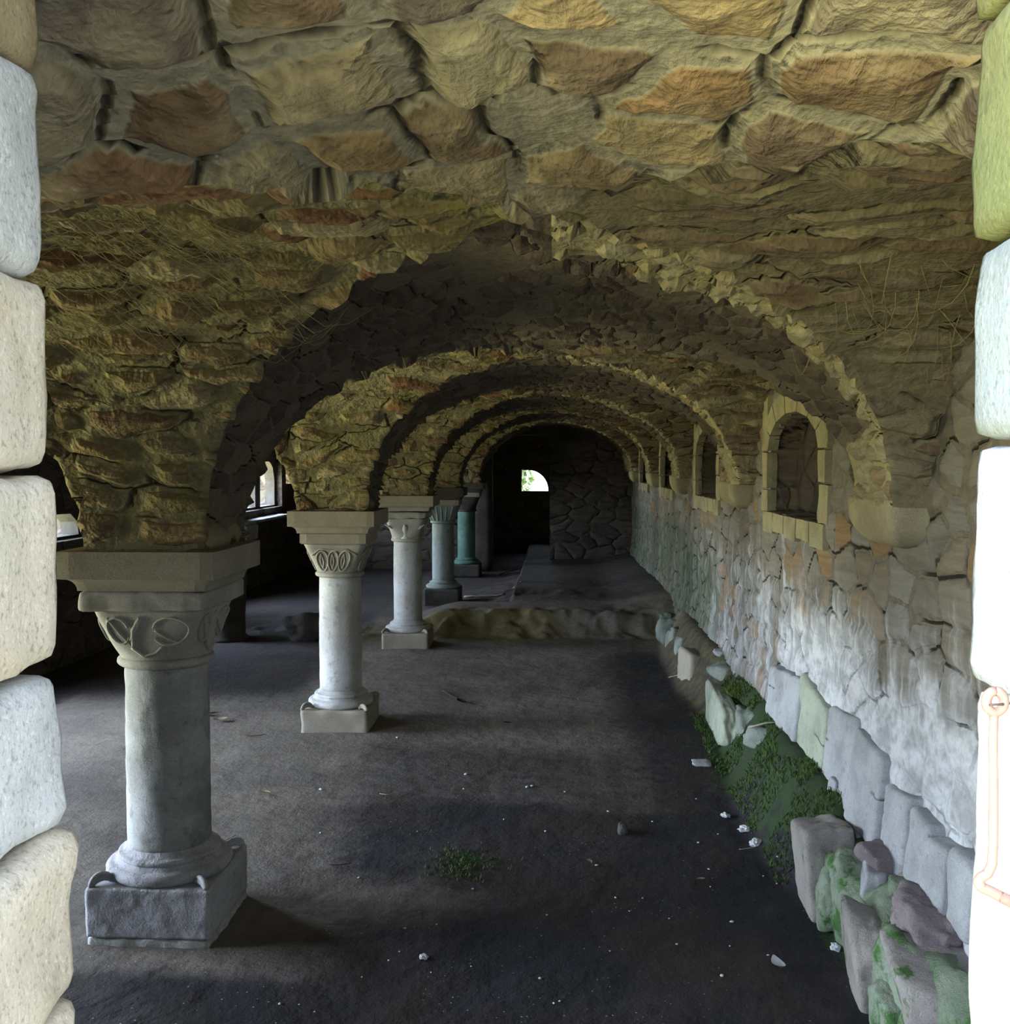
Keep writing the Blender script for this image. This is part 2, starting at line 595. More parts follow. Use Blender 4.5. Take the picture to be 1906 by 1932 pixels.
M_GRAN = stone_mat('granite_grey', (0.40, 0.41, 0.41), (0.27, 0.27, 0.25), lichen=(0.16, 0.17, 0.15))
M_GRAN2 = stone_mat('granite_pale', (0.52, 0.53, 0.53), (0.38, 0.37, 0.35))
M_TEAL = stone_mat('granite_algae', (0.27, 0.31, 0.31), (0.20, 0.24, 0.235))
M_GREEN = stone_mat('granite_green', (0.13, 0.24, 0.20), (0.09, 0.16, 0.135))
M_ABAC = stone_mat('abacus_sandstone', (0.33, 0.30, 0.25), (0.27, 0.245, 0.20), spots=0.15, bump=0.003)
M_CAP = stone_mat('capital_stone', (0.40, 0.385, 0.35), (0.30, 0.29, 0.26), spots=0.2, bump=0.003)
M_CARVE = stone_mat('carved_relief', (0.40, 0.385, 0.34), (0.28, 0.26, 0.23), spots=0.3, bump=0.003)
M_PLINTH = stone_mat('granite_plinth', (0.42, 0.42, 0.45), (0.30, 0.30, 0.32), grain=120, bump=0.008)
M_DRESS = stone_mat('dressed_yellow_stone', (0.29, 0.26, 0.17), (0.20, 0.18, 0.115), spots=0.4)
M_CORB = stone_mat('corbel_stone', (0.36, 0.32, 0.20), (0.26, 0.22, 0.15), spots=0.2, bump=0.003)
M_JAMB = stone_mat('jamb_stone_warm', (0.46, 0.42, 0.36), (0.40, 0.34, 0.26), spots=0.25, bump=0.004)
M_JAMBW = stone_mat('jamb_stone_white', (0.55, 0.56, 0.58), (0.48, 0.49, 0.52), spots=0.15, bump=0.004)
M_JAMBG = stone_mat('jamb_stone_dim_grey', (0.125, 0.14, 0.145), (0.10, 0.11, 0.11), spots=0.3, bump=0.004)  # darkened so the sky-lit block reads dimmer
M_JAMBC = stone_mat('jamb_stone_grey', (0.42, 0.43, 0.45), (0.34, 0.35, 0.37), spots=0.2, bump=0.004)
M_JAMB_DIM = stone_mat('jamb_stone_dim_green', (0.085, 0.085, 0.035), (0.055, 0.065, 0.025), spots=0.5, bump=0.004)  # dim green tone stands in for weaker light on the upper blocks
M_JAMBT = stone_mat('jamb_stone_tan', (0.22, 0.18, 0.12), (0.17, 0.135, 0.085), spots=0.4, bump=0.004)
M_JAMBN = stone_mat('jamb_stone_cool', (0.22, 0.235, 0.26), (0.18, 0.19, 0.21), spots=0.3, bump=0.004)
M_SLAB = stone_mat('slab_grey', (0.38, 0.39, 0.41), (0.26, 0.27, 0.28), spots=0.4, moss=0.12)
M_SLABG = stone_mat('slab_greenish', (0.36, 0.40, 0.32), (0.25, 0.28, 0.22), spots=0.4, moss=0.2)
M_LEDGE = stone_mat('ledge_stone', (0.30, 0.28, 0.26), (0.21, 0.19, 0.18), spots=0.4, moss=0.40, mosscol=(0.035, 0.07, 0.02), bump=0.01)
M_LEDGEG = stone_mat('ledge_stone_green', (0.22, 0.26, 0.20), (0.14, 0.18, 0.12), spots=0.5, moss=0.6, mosscol=(0.03, 0.075, 0.02), bump=0.01)
M_LEDGEP = stone_mat('ledge_stone_purple', (0.23, 0.19, 0.20), (0.15, 0.125, 0.13), spots=0.6, moss=0.12, bump=0.012)
M_MOSSROCK = stone_mat('mossy_rock', (0.24, 0.27, 0.24), (0.14, 0.17, 0.14), spots=0.5, moss=0.3, bump=0.01)
M_DRUM = stone_mat('drum_stone', (0.08, 0.075, 0.07), (0.05, 0.045, 0.04))


def simple(name, c, rough=0.8, metal=0.0):
    t = NT(name)
    t.color(t.mix(t.noise(t.pos(), 60, 3), c, tuple(0.6 * q for q in c)))
    t.bsdf.inputs['Roughness'].default_value = rough
    t.bsdf.inputs['Metallic'].default_value = metal
    return t.m


M_PEB = simple('white_pebble', (0.62, 0.63, 0.66))
M_LEAF = simple('dry_leaf', (0.30, 0.24, 0.16))
M_TWIG = simple('twig', (0.06, 0.045, 0.035))
M_STICK = simple('pale_stick', (0.38, 0.34, 0.27))
M_DRY = simple('dry_root', (0.40, 0.34, 0.18))
M_MOSS = simple('moss_leaf', (0.06, 0.11, 0.025))
M_IRON = simple('rusty_iron', (0.19, 0.105, 0.082), 0.75)
M_PIN = simple('dark_iron', (0.05, 0.03, 0.025), 0.6)
M_FOL = simple('foliage', (0.10, 0.16, 0.05))
M_BARK = simple('bark', (0.10, 0.08, 0.05))

# floor: beaten earth
t = NT('beaten_earth')
P = t.pos()
n1 = t.noise(P, 1.3, 5, 0.6)
n2 = t.noise(P, 9, 5, 0.65)
n3 = t.noise(P, 70, 3, 0.6)
c = t.mix(t.rng(n1, 0.35, 0.65), (0.155, 0.135, 0.115), (0.105, 0.092, 0.082))
c = t.mix(t.rng(n2, 0.5, 0.72, 0, 0.5), c, (0.06, 0.05, 0.045))
damp_shade = t.attr('damp_shade')  # damp earth, plus painted shade of the aisle and far end
dm = t.rng(t.math('ADD', damp_shade, t.math('MULTIPLY', t.math('SUBTRACT', n2, 0.5), 0.5)), 0.15, 0.85)
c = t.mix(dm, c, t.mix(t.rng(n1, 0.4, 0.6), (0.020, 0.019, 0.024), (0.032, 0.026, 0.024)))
moss = t.attr('moss')
mm = t.rng(t.math('ADD', moss, t.math('MULTIPLY', t.math('SUBTRACT', n2, 0.5), 1.4)), 0.4, 0.75)
c = t.mix(mm, c, t.mix(n3, (0.012, 0.024, 0.009), (0.040, 0.070, 0.024)))
pale = t.attr('ochre')
c = t.mix(t.math('MULTIPLY', pale, t.rng(n2, 0.3, 0.6)), c, (0.20, 0.17, 0.07))
vf = t.n('ShaderNodeTexVoronoi', {'feature': 'F1'}, Vector=P, Scale=42.0, Randomness=1.0)
vs = t.n('ShaderNodeSeparateColor', None, Color=vf.outputs['Color'])
sp = t.math('MULTIPLY', t.rng(vf.outputs['Distance'], 0.10, 0.19, 1, 0), t.rng(vs.outputs[0], 0.78, 0.80))
sp = t.math('MULTIPLY', sp, t.rng(t.noise(P, 1.7, 3), 0.42, 0.62))
c = t.mix(t.math('MULTIPLY', sp, 0.8), c, (0.42, 0.40, 0.38))
t.color(c)
t.bsdf.inputs['Roughness'].default_value = 0.85
h = t.math('MULTIPLY_ADD', n3, 0.12, t.math('MULTIPLY', n2, 0.7))
h = t.math('MULTIPLY_ADD', n1, 1.4, h)
t.bump(h, 0.02)
M_EARTH = t.m

# ================================================================== STRUCTURE
PIERS_Y = [1.0, 4.6, 8.2, 11.85, 15.4, 19.1]
HP = 0.25            # half thickness of the arch bands
ZC, ZS_L, ZS_R = 2.90, 1.765, 1.985
XW, XL = 1.60, -5.20
Y0, Y1 = 0.95, 20.3
NEXP = 2.15


def shear(x, y):
    """the column row drifts slightly towards the nave"""
    w = np.clip((1.45 - x) / 3.0, 0, 1)
    return x + 0.010 * (y - 4.6) * w


def S(u):
    return (1 - np.clip(np.abs(u), 0, 1) ** NEXP) ** (1 / NEXP)


def stations(segs):
    """segs: (a, b, n, kind) kind 'bay' or 'strip' -> coordinates, normalised u (±1 in strips), seg id"""
    xs, us = [], []
    ids = []
    for k, (a, b, n, kind) in enumerate(segs):
        last = k == len(segs) - 1
        for i in range(n + (1 if last else 0)):
            s_ = i / n
            if kind == 'bay':
                u = sin((2 * s_ - 1) * pi / 2)
                x = (a + b) / 2 + u * (b - a) / 2
            else:
                u = 1.0
                x = a + (b - a) * s_
            xs.append(x)
            us.append(u)
        ids += [k] * n
    return np.array(xs), np.array(us), np.array(ids)


XSEG = [(XL, -5.05, 4, 'strip'), (-5.05, -2.05, 64, 'bay'), (-2.05, -1.55, 22, 'strip'), (-1.55, 1.45, 168, 'bay'), (1.45, XW, 8, 'strip')]
YSEG = [(Y0, 1.25, 10, 'strip')]
for k in range(5):
    YSEG.append((PIERS_Y[k] + HP, PIERS_Y[k + 1] - HP, (168, 168, 84, 84, 56)[k], 'bay'))
    if k < 4:
        YSEG.append((PIERS_Y[k + 1] - HP, PIERS_Y[k + 1] + HP, (26, 20, 14, 10)[k], 'strip'))
YSEG.append((PIERS_Y[5] - HP, Y1, 16, 'strip'))


def build_vault():
    xs, us, xi = stations(XSEG)
    ys, vs, yi = stations(YSEG)
    nx, ny = len(xs), len(ys)
    X, Y = np.meshgrid(xs, ys, indexing='ij')
    U, V_ = np.meshgrid(us, vs, indexing='ij')
    zs = np.where(X > -0.05, ZS_R, ZS_L)
    m = np.minimum(np.abs(U), np.abs(V_))
    Z = zs + (ZC - zs) * S(m)
    Xs = shear(X, Y)
    pts = np.stack([Xs, Y, Z], -1).reshape(-1, 3)
    # settlement and unevenness of the masonry
    lump = 0.022 * vnoise(pts, 1.7, 3) + 0.012 * vnoise(pts, 4.5, 4)
    pts[:, 2] += lump * np.clip((pts[:, 2] - 1.78) / 0.25, 0, 1)
    pts[:, 0] += 0.6 * lump * np.clip((pts[:, 2] - 1.78) / 0.25, 0, 1)
    # arc length tables
    def arcl(co, z):
        d = np.sqrt(np.diff(co) ** 2 + np.diff(z) ** 2)
        return np.concatenate([[0], np.cumsum(d)])
    zx = np.where(xs > -0.05, ZS_R, ZS_L) + (ZC - np.where(xs > -0.05, ZS_R, ZS_L)) * S(us)
    zy = ZS_L + (ZC - ZS_L) * S(vs)
    ax, ay = arcl(xs, zx), arcl(ys, zy)
    I, J = np.meshgrid(np.arange(nx - 1), np.arange(ny - 1), indexing='ij')
    I, J = I.ravel(), J.ravel()
    xkind = np.array([XSEG[k][3] == 'strip' for k in xi])[I]
    ykind = np.array([YSEG[k][3] == 'strip' for k in yi])[J]
    keep = ~(xkind & ykind)
    I, J, xkind, ykind = I[keep], J[keep], xkind[keep], ykind[keep]
    # signed parameters per quad corner, so that the groins run along triangle edges
    def par(ids_, u_, isstrip):
        lo, hi = u_[ids_].copy(), u_[np.minimum(ids_ + 1, len(u_) - 1)].copy()
        hi = np.where(~isstrip & (hi < lo), 1.0, hi)
        return np.where(isstrip, 1.0, lo), np.where(isstrip, 1.0, hi)
    u0, u1 = par(I, us, xkind)
    v0, v1 = par(J, vs, ykind)
    same = (u0 + u1) * (v0 + v1) > 0
    c00, c01, c11, c10 = (I, J), (I, J + 1), (I + 1, J + 1), (I + 1, J)
    pc = {0: (u0, v0), 1: (u0, v1), 2: (u1, v1), 3: (u1, v0)}
    ci = {0: c00, 1: c01, 2: c11, 3: c10}
    tri_i, tri_j, tu, tv = [], [], [], []
    for sa, sb in (((0, 1, 2), (0, 1, 3)), ((0, 2, 3), (1, 2, 3))):
        tri_i.append(np.stack([np.where(same, ci[p][0], ci[q][0]) for p, q in zip(sa, sb)], 1))
        tri_j.append(np.stack([np.where(same, ci[p][1], ci[q][1]) for p, q in zip(sa, sb)], 1))
        tu.append(sum(np.where(same, pc[p][0], pc[q][0]) for p, q in zip(sa, sb)) / 3)
        tv.append(sum(np.where(same, pc[p][1], pc[q][1]) for p, q in zip(sa, sb)) / 3)
    TI, TJ = np.concatenate(tri_i), np.concatenate(tri_j)
    tu, tv = np.concatenate(tu), np.concatenate(tv)
    xk2, yk2 = np.tile(xkind, 2), np.tile(ykind, 2)
    I2, J2 = np.tile(I, 2), np.tile(J, 2)
    T = np.abs(tu) >= np.abs(tv)
    T = np.where(xk2, True, np.where(yk2, False, T))
    faces = TI * ny + TJ
    uv = np.zeros((len(TI), 3, 2))
    for k in range(3):
        L_uv = np.stack([ys[TJ[:, k]], ax[TI[:, k]]], -1)
        T_uv = np.stack([xs[TI[:, k]] + 37.0 + 11 * yi[J2], ay[TJ[:, k]]], -1)
        uv[:, k] = np.where(T[:, None], T_uv, L_uv)
    xc, yc = xs[TI].mean(1), ys[TJ].mean(1)
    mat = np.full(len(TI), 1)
    mat[T & (xc < -0.05)] = 2
    mat[T & (xc >= -0.05)] = 3
    mat[~T & (yc < 2.8) & (xc > -1.6)] = 0
    wob = 0.05 * vnoise(np.stack([xc, yc, 0 * xc], 1), 5.0, 77)
    su_, sv_ = np.arcsin(np.clip(np.abs(tu), 0, 1)) * 2 / pi, np.arcsin(np.clip(np.abs(tv), 0, 1)) * 2 / pi
    band = ~T & (xc > 0.0) & (tv > 0) & (yc > 2.8) & ~yk2 & (sv_ - su_ < 0.22 + wob)
    band |= ~T & yk2 & (xc > 0.0) & (su_ > 0.80 + wob)
    mat[band] = 5
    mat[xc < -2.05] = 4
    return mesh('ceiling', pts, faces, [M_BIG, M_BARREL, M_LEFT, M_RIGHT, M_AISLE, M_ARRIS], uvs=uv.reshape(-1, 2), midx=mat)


tag(build_vault(), kind='structure', label='groin vaulted rubble stone ceiling of the undercroft')

# solid slab over the vault, unseen, added to keep sky light out
m = MB()
m.add(*box_vf(-5.9, 2.3, 0.45, 26.0, 3.05, 3.4))
tag(m.build('trim_1', M_PLAIN, smooth=False), kind='structure')


# ---- right wall with blind window niches
def niche_depth(y, z):
    """depth of the recess at (y, z) of the right wall"""
    d = np.zeros_like(y)
    for c_ in (6.69, 10.4, 14.05, 17.6):
        hw = 0.72
        top = 2.24 + 0.26 * np.sqrt(np.clip(1 - ((y - c_) / hw) ** 2, 0, 1))
        ins = (np.abs(y - c_) < hw) & (z > 1.81) & (z < top)
        d = np.where(ins, 0.17, d)
    return d


def build_right_wall():
    ys = np.concatenate([np.arange(0.95, 8.5, 0.022), np.arange(8.5, 20.32, 0.035)])
    zs = np.arange(-0.1, 3.06, 0.024)
    Yg, Zg = np.meshgrid(ys, zs, indexing='ij')
    y, z = Yg.ravel(), Zg.ravel()
    d = niche_depth(y, z)
    p = np.stack([np.full_like(y, XW), y, z], 1)
    p[:, 0] += d + 0.02 * vnoise(p, 1.1, 5) + 0.008 * vnoise(p, 4, 6)
    # wall foot batters out slightly into the bank
    p[:, 0] -= 0.05 * sstep(0.75, 0.3, z)
    ny, nz = len(ys), len(zs)
    I, J = np.meshgrid(np.arange(ny - 1), np.arange(nz - 1), indexing='ij')
    I, J = I.ravel(), J.ravel()
    idx = lambda i, j: i * nz + j
    faces = np.stack([idx(I, J), idx(I, J + 1), idx(I + 1, J + 1), idx(I + 1, J)], 1)
    dg = d.reshape(ny, nz)
    uv = np.stack([np.stack([ys[a] + dg[a, b], zs[b]], -1) for a, b in ((I, J), (I, J + 1), (I + 1, J + 1), (I + 1, J))], 1)
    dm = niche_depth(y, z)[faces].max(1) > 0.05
    wob = fbm(p, 1.2, 3, 9)
    lime = 1.35 * sstep(1.6, 0.9, z + 0.25 * wob) * sstep(9.5, 4.5, y + wob)  # near lower wall: window light painted in with the lime
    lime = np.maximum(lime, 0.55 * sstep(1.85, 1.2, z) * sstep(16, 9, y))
    moss = np.zeros_like(y)
    moss += 0.75 * sstep(8.6, 11.0, y) * sstep(1.75, 0.8, z)
    moss += 0.35 * sstep(8.6, 10.0, y) * sstep(2.6, 1.2, z)
    moss = np.maximum(moss, 0.55 * sstep(0.62, 0.40, z))
    return mesh('wall_right', p, faces, [M_WALL, M_NICHE_SHADE], uvs=uv.reshape(-1, 2), midx=dm.astype(int), attrs={'lime': lime, 'moss': moss})


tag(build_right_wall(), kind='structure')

# niche frames: jamb stones, arch stones and sill blocks
for k, c_ in enumerate((6.69, 10.4, 14.05, 17.6)):
    near = k < 2
    m = MB()
    sd = 40 + k * 10
    res = 0.035 if near else 0.08
    x0, x1 = XW - 0.055, XW + 0.02
    for side in (-1, 1):
        zz = 1.81
        hs = [0.17, 0.27] if side > 0 else [0.24, 0.20]
        w = [0.21, 0.17]
        for q, hh in enumerate(hs):
            a, b = c_ + side * 0.70, c_ + side * (0.70 + w[q])
            m.add(*block_vf(x0 - 0.006 * q, x1, min(a, b), max(a, b), zz, zz + hh - 0.006, res, 0.012, 0.006, seed=sd + q))
            zz += hh
        # springer running up under the vault
        a, b = c_ + side * 0.71, c_ + side * 0.90
        m.add(*block_vf(x0, x1, min(a, b), max(a, b), zz, zz + 0.42, res, 0.012, 0.006, seed=sd + 3))
    for q in range(5):                     # sill blocks
        a = c_ - 0.85 + q * 0.34
        m.add(*block_vf(x0 - 0.004, XW + 0.16, a + 0.004, a + 0.332, 1.66 + 0.02 * (q % 2), 1.815, res, 0.012, 0.005, seed=sd + 5 + q))
    # arch ring
    for q in range(7):
        a0, a1 = pi * q / 7 + 0.012, pi * (q + 1) / 7 - 0.012
        V, Fq = [], []
        for xx in (x0, x1):
            for (rr, aa) in ((0, a0), (0, a1), (1, a1), (1, a0)):
                hy, hz = 0.70 + 0.2 * rr, 0.25 + 0.17 * rr
                V.append((xx, c_ + hy * cos(aa), 2.25 + hz * sin(aa)))
        Fq = [(0, 1, 2, 3), (4, 7, 6, 5), (0, 4, 5, 1), (1, 5, 6, 2), (2, 6, 7, 3), (3, 7, 4, 0)]
        m.add(V, Fq)
    fr = m.build('window_%d' % (k + 1), M_DRESS, smooth=False)
    tag(fr, kind='structure', label='dressed pale stone frame of a blocked window in the right wall')

# ---- floor
BANK_Y = 12.5


def floor_z(x, y):
    x, y = np.asarray(x, float), np.asarray(y, float)
    p = np.stack([x, y, np.zeros_like(x)], -1).reshape(-1, 3)
    n = fbm(p, 0.7, 3, 21).reshape(x.shape)
    n2 = fbm(p, 3.2, 3, 25).reshape(x.shape)
    z = 0.010 * n + 0.006 * n2
    xo = 0.06 * n + 0.03 * n2
    xe = np.interp(y, [5, 6.3, 7.6, 9, 9.6, 11, 13], [1.16, 1.12, 1.25, 1.26, 1.15, 1.18, 1.3])
    bank = 0.44 * sstep(0.0, 0.34, x + 0.6 * xo - xe) * sstep(5.0, 5.2, y) * sstep(13.6, 12.0, y)
    bank = np.maximum(bank, 0.30 * sstep(1.30, 1.40, x) * sstep(5.3, 5.1, y))
    yo = 0.14 * n + 0.10 * n2
    h = 0.04 + 0.24 * sstep(-2.2, -1.2, x)
    keep = np.where(x < -0.6, sstep(15.0, 13.4, y), 1.0)
    keep = np.maximum(keep, sstep(-1.3, 0.5, x + 6 * xo + 0.12 * (18 - y) * sstep(14, 18, y)))
    step = sstep(12.25, 12.85, y + yo) * h * keep
    step = step * (1 - 0.25 * sstep(14, 20, y)) + 0.14 * sstep(0.7, 1.6, x) * sstep(12.6, 13.4, y)
    z = z + np.maximum(bank, step) + 0.02 * n2 * sstep(12.2, 12.6, y + yo) * sstep(13.2, 12.7, y + yo) * 2
    # broken ground beyond the bank
    z = z + 0.05 * sstep(14.2, 14.6, y + 2 * yo) * sstep(17.2, 16.0, y) * sstep(-1.6, -0.9, x) * sstep(0.9, 0.0, x)
    return z


def build_floor():
    xs = np.arange(-5.2, 1.66, 0.035)
    ys = np.concatenate([np.arange(0.9, 14.0, 0.035), np.arange(14.0, 25.3, 0.07)])
    Xg, Yg = np.meshgrid(xs, ys, indexing='ij')
    x, y = Xg.ravel(), Yg.ravel()
    z = floor_z(x, y)
    p = np.stack([x, y, z], 1)
    nx, ny = len(xs), len(ys)
    I, J = np.meshgrid(np.arange(nx - 1), np.arange(ny - 1), indexing='ij')
    I, J = I.ravel(), J.ravel()
    idx = lambda i, j: i * ny + j
    faces = np.stack([idx(I, J), idx(I + 1, J), idx(I + 1, J + 1), idx(I, J + 1)], 1)
    nn = fbm(p, 0.9, 3, 31)

    def blob(cx_, cy_, rx, ry):
        return np.exp(-(((x - cx_) / rx) ** 2 + ((y - cy_) / ry) ** 2))
    damp_shade = sstep(6.9, 6.1, y + 0.35 * nn) * sstep(-1.9, -0.8, x + 0.3 * nn) * 0.95
    damp_shade = np.maximum(damp_shade, sstep(4.3, 3.9, y))
    damp_shade = np.maximum(damp_shade, 0.8 * sstep(0.1, 0.9, x) * sstep(12.4, 11.0, y))
    damp_shade = np.maximum(damp_shade, 0.55 * sstep(8.1, 7.3, y + 0.25 * nn) * sstep(-2.0, -1.0, x))
    damp_shade = np.maximum(damp_shade, 0.75 * blob(-3.6, 4.6, 1.6, 0.6))
    damp_shade = np.maximum(damp_shade, 0.8 * sstep(-2.1, -2.6, x) * sstep(8.4, 9.6, y))  # shade of the left aisle painted into the floor
    damp_shade = np.maximum(damp_shade, 0.7 * sstep(-4.2, -4.6, x))
    damp_shade = np.maximum(damp_shade, 0.6 * sstep(13.0, 14.0, y))  # darkness of the far end painted into the floor
    damp_shade *= 1 - 0.75 * blob(-0.9, 4.85, 0.6, 0.28)
    moss = sstep(1.00, 1.30, x + 0.2 * nn) * sstep(12.6, 11.5, y) * (0.72 - 0.30 * sstep(7.5, 9.0, y))
    moss = np.maximum(moss, 0.42 * sstep(1.1, 1.3, x) * sstep(8.0, 9.0, y) * sstep(14.0, 12.5, y))
    ochre_b = 0.28 * sstep(1.1, 1.25, x) * sstep(8.0, 9.0, y) * sstep(14.5, 13.0, y)
    moss = np.maximum(moss, 0.75 * blob(-0.45, 5.35, 0.16, 0.18))
    moss = np.maximum(moss, 0.6 * blob(-1.98, 8.65, 0.14, 0.4))
    moss = np.maximum(moss, 0.55 * blob(-1.1, 12.55, 0.35, 0.5))
    moss = np.maximum(moss, 0.5 * blob(-1.7, 12.5, 0.5, 0.4))
    ochre = sstep(11.9, 12.3, y) * sstep(13.2, 12.8, y) * sstep(-3, -1.8, x) * sstep(0.6, -0.6, x)
    ochre = np.maximum(ochre, ochre_b)
    return mesh('floor', p, faces, M_EARTH, attrs={'damp_shade': damp_shade, 'moss': moss, 'ochre': ochre})


tag(build_floor(), kind='structure')


def fz(x, y):
    return float(floor_z(np.array([x]), np.array([y]))[0])


def on_floor(px, py):
    z = 0.0
    for _ in range(14):
        q = at(px, py, Z=z)
        z = 0.5 * z + 0.5 * fz(q[0], q[1])
    return q[0], q[1], z


# ---- walls made of rubble boxes with openings
def wall_boxes(name, axis, lo, hi, t0, t1, z0, z1, holes, mat, seed=0):
    """axis 'y': wall runs along y between x=t0..t1; axis 'x': runs along x between y=t0..t1. holes (a,b,za,zb)"""
    m = MB()
    cuts = sorted(set([lo, hi] + [v for h_ in holes for v in h_[:2]]))
    for a, b in zip(cuts[:-1], cuts[1:]):
        mid = (a + b) / 2
        hs = sorted([h_ for h_ in holes if h_[0] < mid < h_[1]], key=lambda q: q[2])
        z = z0
        spans = []
        for h_ in hs:
            spans.append((z, h_[2]))
            z = h_[3]
        spans.append((z, z1))
        for (c, d) in spans:
            if d - c < 0.01:
                continue
            if axis == 'y':
                m.add(*box_vf(t0, t1, a, b, c, d))
            else:
                m.add(*box_vf(a, b, t0, t1, c, d))
    o = m.build(name, mat, smooth=False)
    me = o.data
    uvl = me.uv_layers.new(name='UVMap')
    for poly in me.polygons:
        n = poly.normal
        for li in poly.loop_indices:
            co = me.vertices[me.loops[li].vertex_index].co
            if abs(n.x) > 0.7:
                uvl.data[li].uv = (co.y + seed, co.z)
            elif abs(n.y) > 0.7:
                uvl.data[li].uv = (co.x + seed + 31, co.z)
            else:
                uvl.data[li].uv = (co.x + seed + 57, co.y)
    return tag(o, kind='structure')


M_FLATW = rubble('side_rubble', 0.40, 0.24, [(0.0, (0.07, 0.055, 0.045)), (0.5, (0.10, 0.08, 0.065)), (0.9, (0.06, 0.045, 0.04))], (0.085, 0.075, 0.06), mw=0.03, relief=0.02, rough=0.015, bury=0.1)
M_FLATW.displacement_method = 'BUMP'
M_PLAIN.displacement_method = 'BUMP'
M_NICHE_SHADE.displacement_method = 'BUMP'
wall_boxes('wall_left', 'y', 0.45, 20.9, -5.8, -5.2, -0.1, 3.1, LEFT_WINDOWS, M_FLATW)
wall_boxes('wall_right_backing', 'y', 0.45, 26, 2.0, 2.3, -0.1, 3.1, [], M_FLATW).name = 'wall_right_outer'
wall_boxes('wall_front', 'x', -5.8, 2.3, 0.45, 0.95, -0.1, 3.1, [(-0.56, 0.50, 0.75, 2.98)], M_FLATW)
# far end: opening on the left half, walled panel on the right
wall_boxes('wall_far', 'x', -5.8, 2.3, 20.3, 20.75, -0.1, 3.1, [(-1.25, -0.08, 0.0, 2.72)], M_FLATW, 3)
ENDWIN = (-0.84, -0.12, 1.44, 1.99)
wall_boxes('wall_back', 'x', -5.8, 2.3, 25.2, 25.7, -0.1, 3.1, [ENDWIN], M_FLATW, 5)
portal(((ENDWIN[0] + ENDWIN[1]) / 2, 25.72, 1.72), (-pi / 2, 0, 0), 0.72, 0.55)
# room behind: side walls
wall_boxes('wall_back_left', 'y', 20.75, 25.2, -2.6, -2.2, -0.1, 3.1, [], M_FLATW, 8)


def plate(name, plane, outer, holes, t0, t1, mat, parent=None):
    """flat plate with holes; plane 'yz' (thickness along x) or 'xz' (thickness along y)"""
    bm = bmesh.new()
    E_ = []
    for loop in [outer] + holes:
        vs = [bm.verts.new((t0, a, b) if plane == 'yz' else (a, t0, b)) for a, b in loop]
        for i in range(len(vs)):
            E_.append(bm.edges.new((vs[i], vs[(i + 1) % len(vs)])))
    bmesh.ops.triangle_fill(bm, edges=E_, use_beauty=True, use_dissolve=False)
    r = bmesh.ops.extrude_face_region(bm, geom=bm.faces[:])
    d = Vector((t1 - t0, 0, 0)) if plane == 'yz' else Vector((0, t1 - t0, 0))
    bmesh.ops.translate(bm, verts=[v for v in r['geom'] if isinstance(v, bmesh.types.BMVert)], vec=d)
    bmesh.ops.recalc_face_normals(bm, faces=bm.faces)
    V = [v.co[:] for v in bm.verts]
    bm.verts.index_update()
    Fq = [tuple(v.index for v in f.verts) for f in bm.faces]
    bm.free()
    return mesh(name, V, Fq, mat, parent, smooth=False)


def light(y0, y1, z0, z1, n=10, jag=0.0):
    """outline of a round headed window light"""
    c_, r = (y0 + y1) / 2, (y1 - y0) / 2
    zs_ = z1 - r * 0.75
    pts = [(y0, z0), (y1, z0)]
    for k in range(n + 1):
        a = pi * k / n
        pts.append((c_ + r * cos(a) + random.uniform(-jag, jag), zs_ + 0.75 * r * sin(a) + random.uniform(-jag, jag)))
    return pts


# window tracery
tag(plate('window_6', 'yz', [(16.75, 1.33), (19.05, 1.33), (19.05, 2.25), (16.75, 2.25)],
          [light(16.86, 17.72, 1.37, 2.14, jag=0.02), light(18.02, 18.95, 1.36, 2.20, jag=0.02)], -5.5, -5.32, M_DRUM),
    kind='structure', label='two-light window with dark mullion at the far left')
tag(plate('window_7', 'yz', [(9.75, 1.33), (11.15, 1.33), (11.15, 1.64), (9.75, 1.64)], [[(9.80, 1.36), (11.08, 1.36), (11.06, 1.50), (10.9, 1.60), (9.9, 1.62), (9.80, 1.5)]], -5.55, -5.35, M_DRUM), kind='structure')
q = [(ENDWIN[0] + 0.03, 1.45), (ENDWIN[1] - 0.02, 1.45)]
for k in range(9):
    a = (pi / 2) * k / 8 * 0.92
    q.append((ENDWIN[0] + 0.20 + 0.50 * cos(a), 1.47 + 0.50 * sin(a)))
q.append((ENDWIN[0] + 0.04, 1.975))
tag(plate('window_8', 'xz', [(ENDWIN[0], 1.44), (ENDWIN[1], 1.44), (ENDWIN[1], 1.99), (ENDWIN[0], 1.99)], [q], 25.22, 25.3, M_DRUM), kind='structure')

# pier masonry standing beside the far opening, and blocks behind springings
m = MB()
m.add(*block_vf(-1.62, -1.22, 19.9, 20.3, 0.0, 2.7, 0.15, 0.03, 0.01))
tag(m.build('trim_2', M_DRUM), kind='structure')
# cores of masonry above each abacus and corbel
for k, py_ in enumerate(PIERS_Y[1:]):
    xo = 0.010 * (py_ - 4.6)
    m = MB()
    m.add(*block_vf(-2.045 + xo, -1.555 + xo, py_ - 0.245, py_ + 0.245, 1.765, 1.86, 0.03, 0.01, 0.02, seed=k))
    o = m.build('trim_%d' % (3 + k), M_LEFT, smooth=True)
    tag(o, kind='structure', label='rubble masonry springing of the vault on a column')

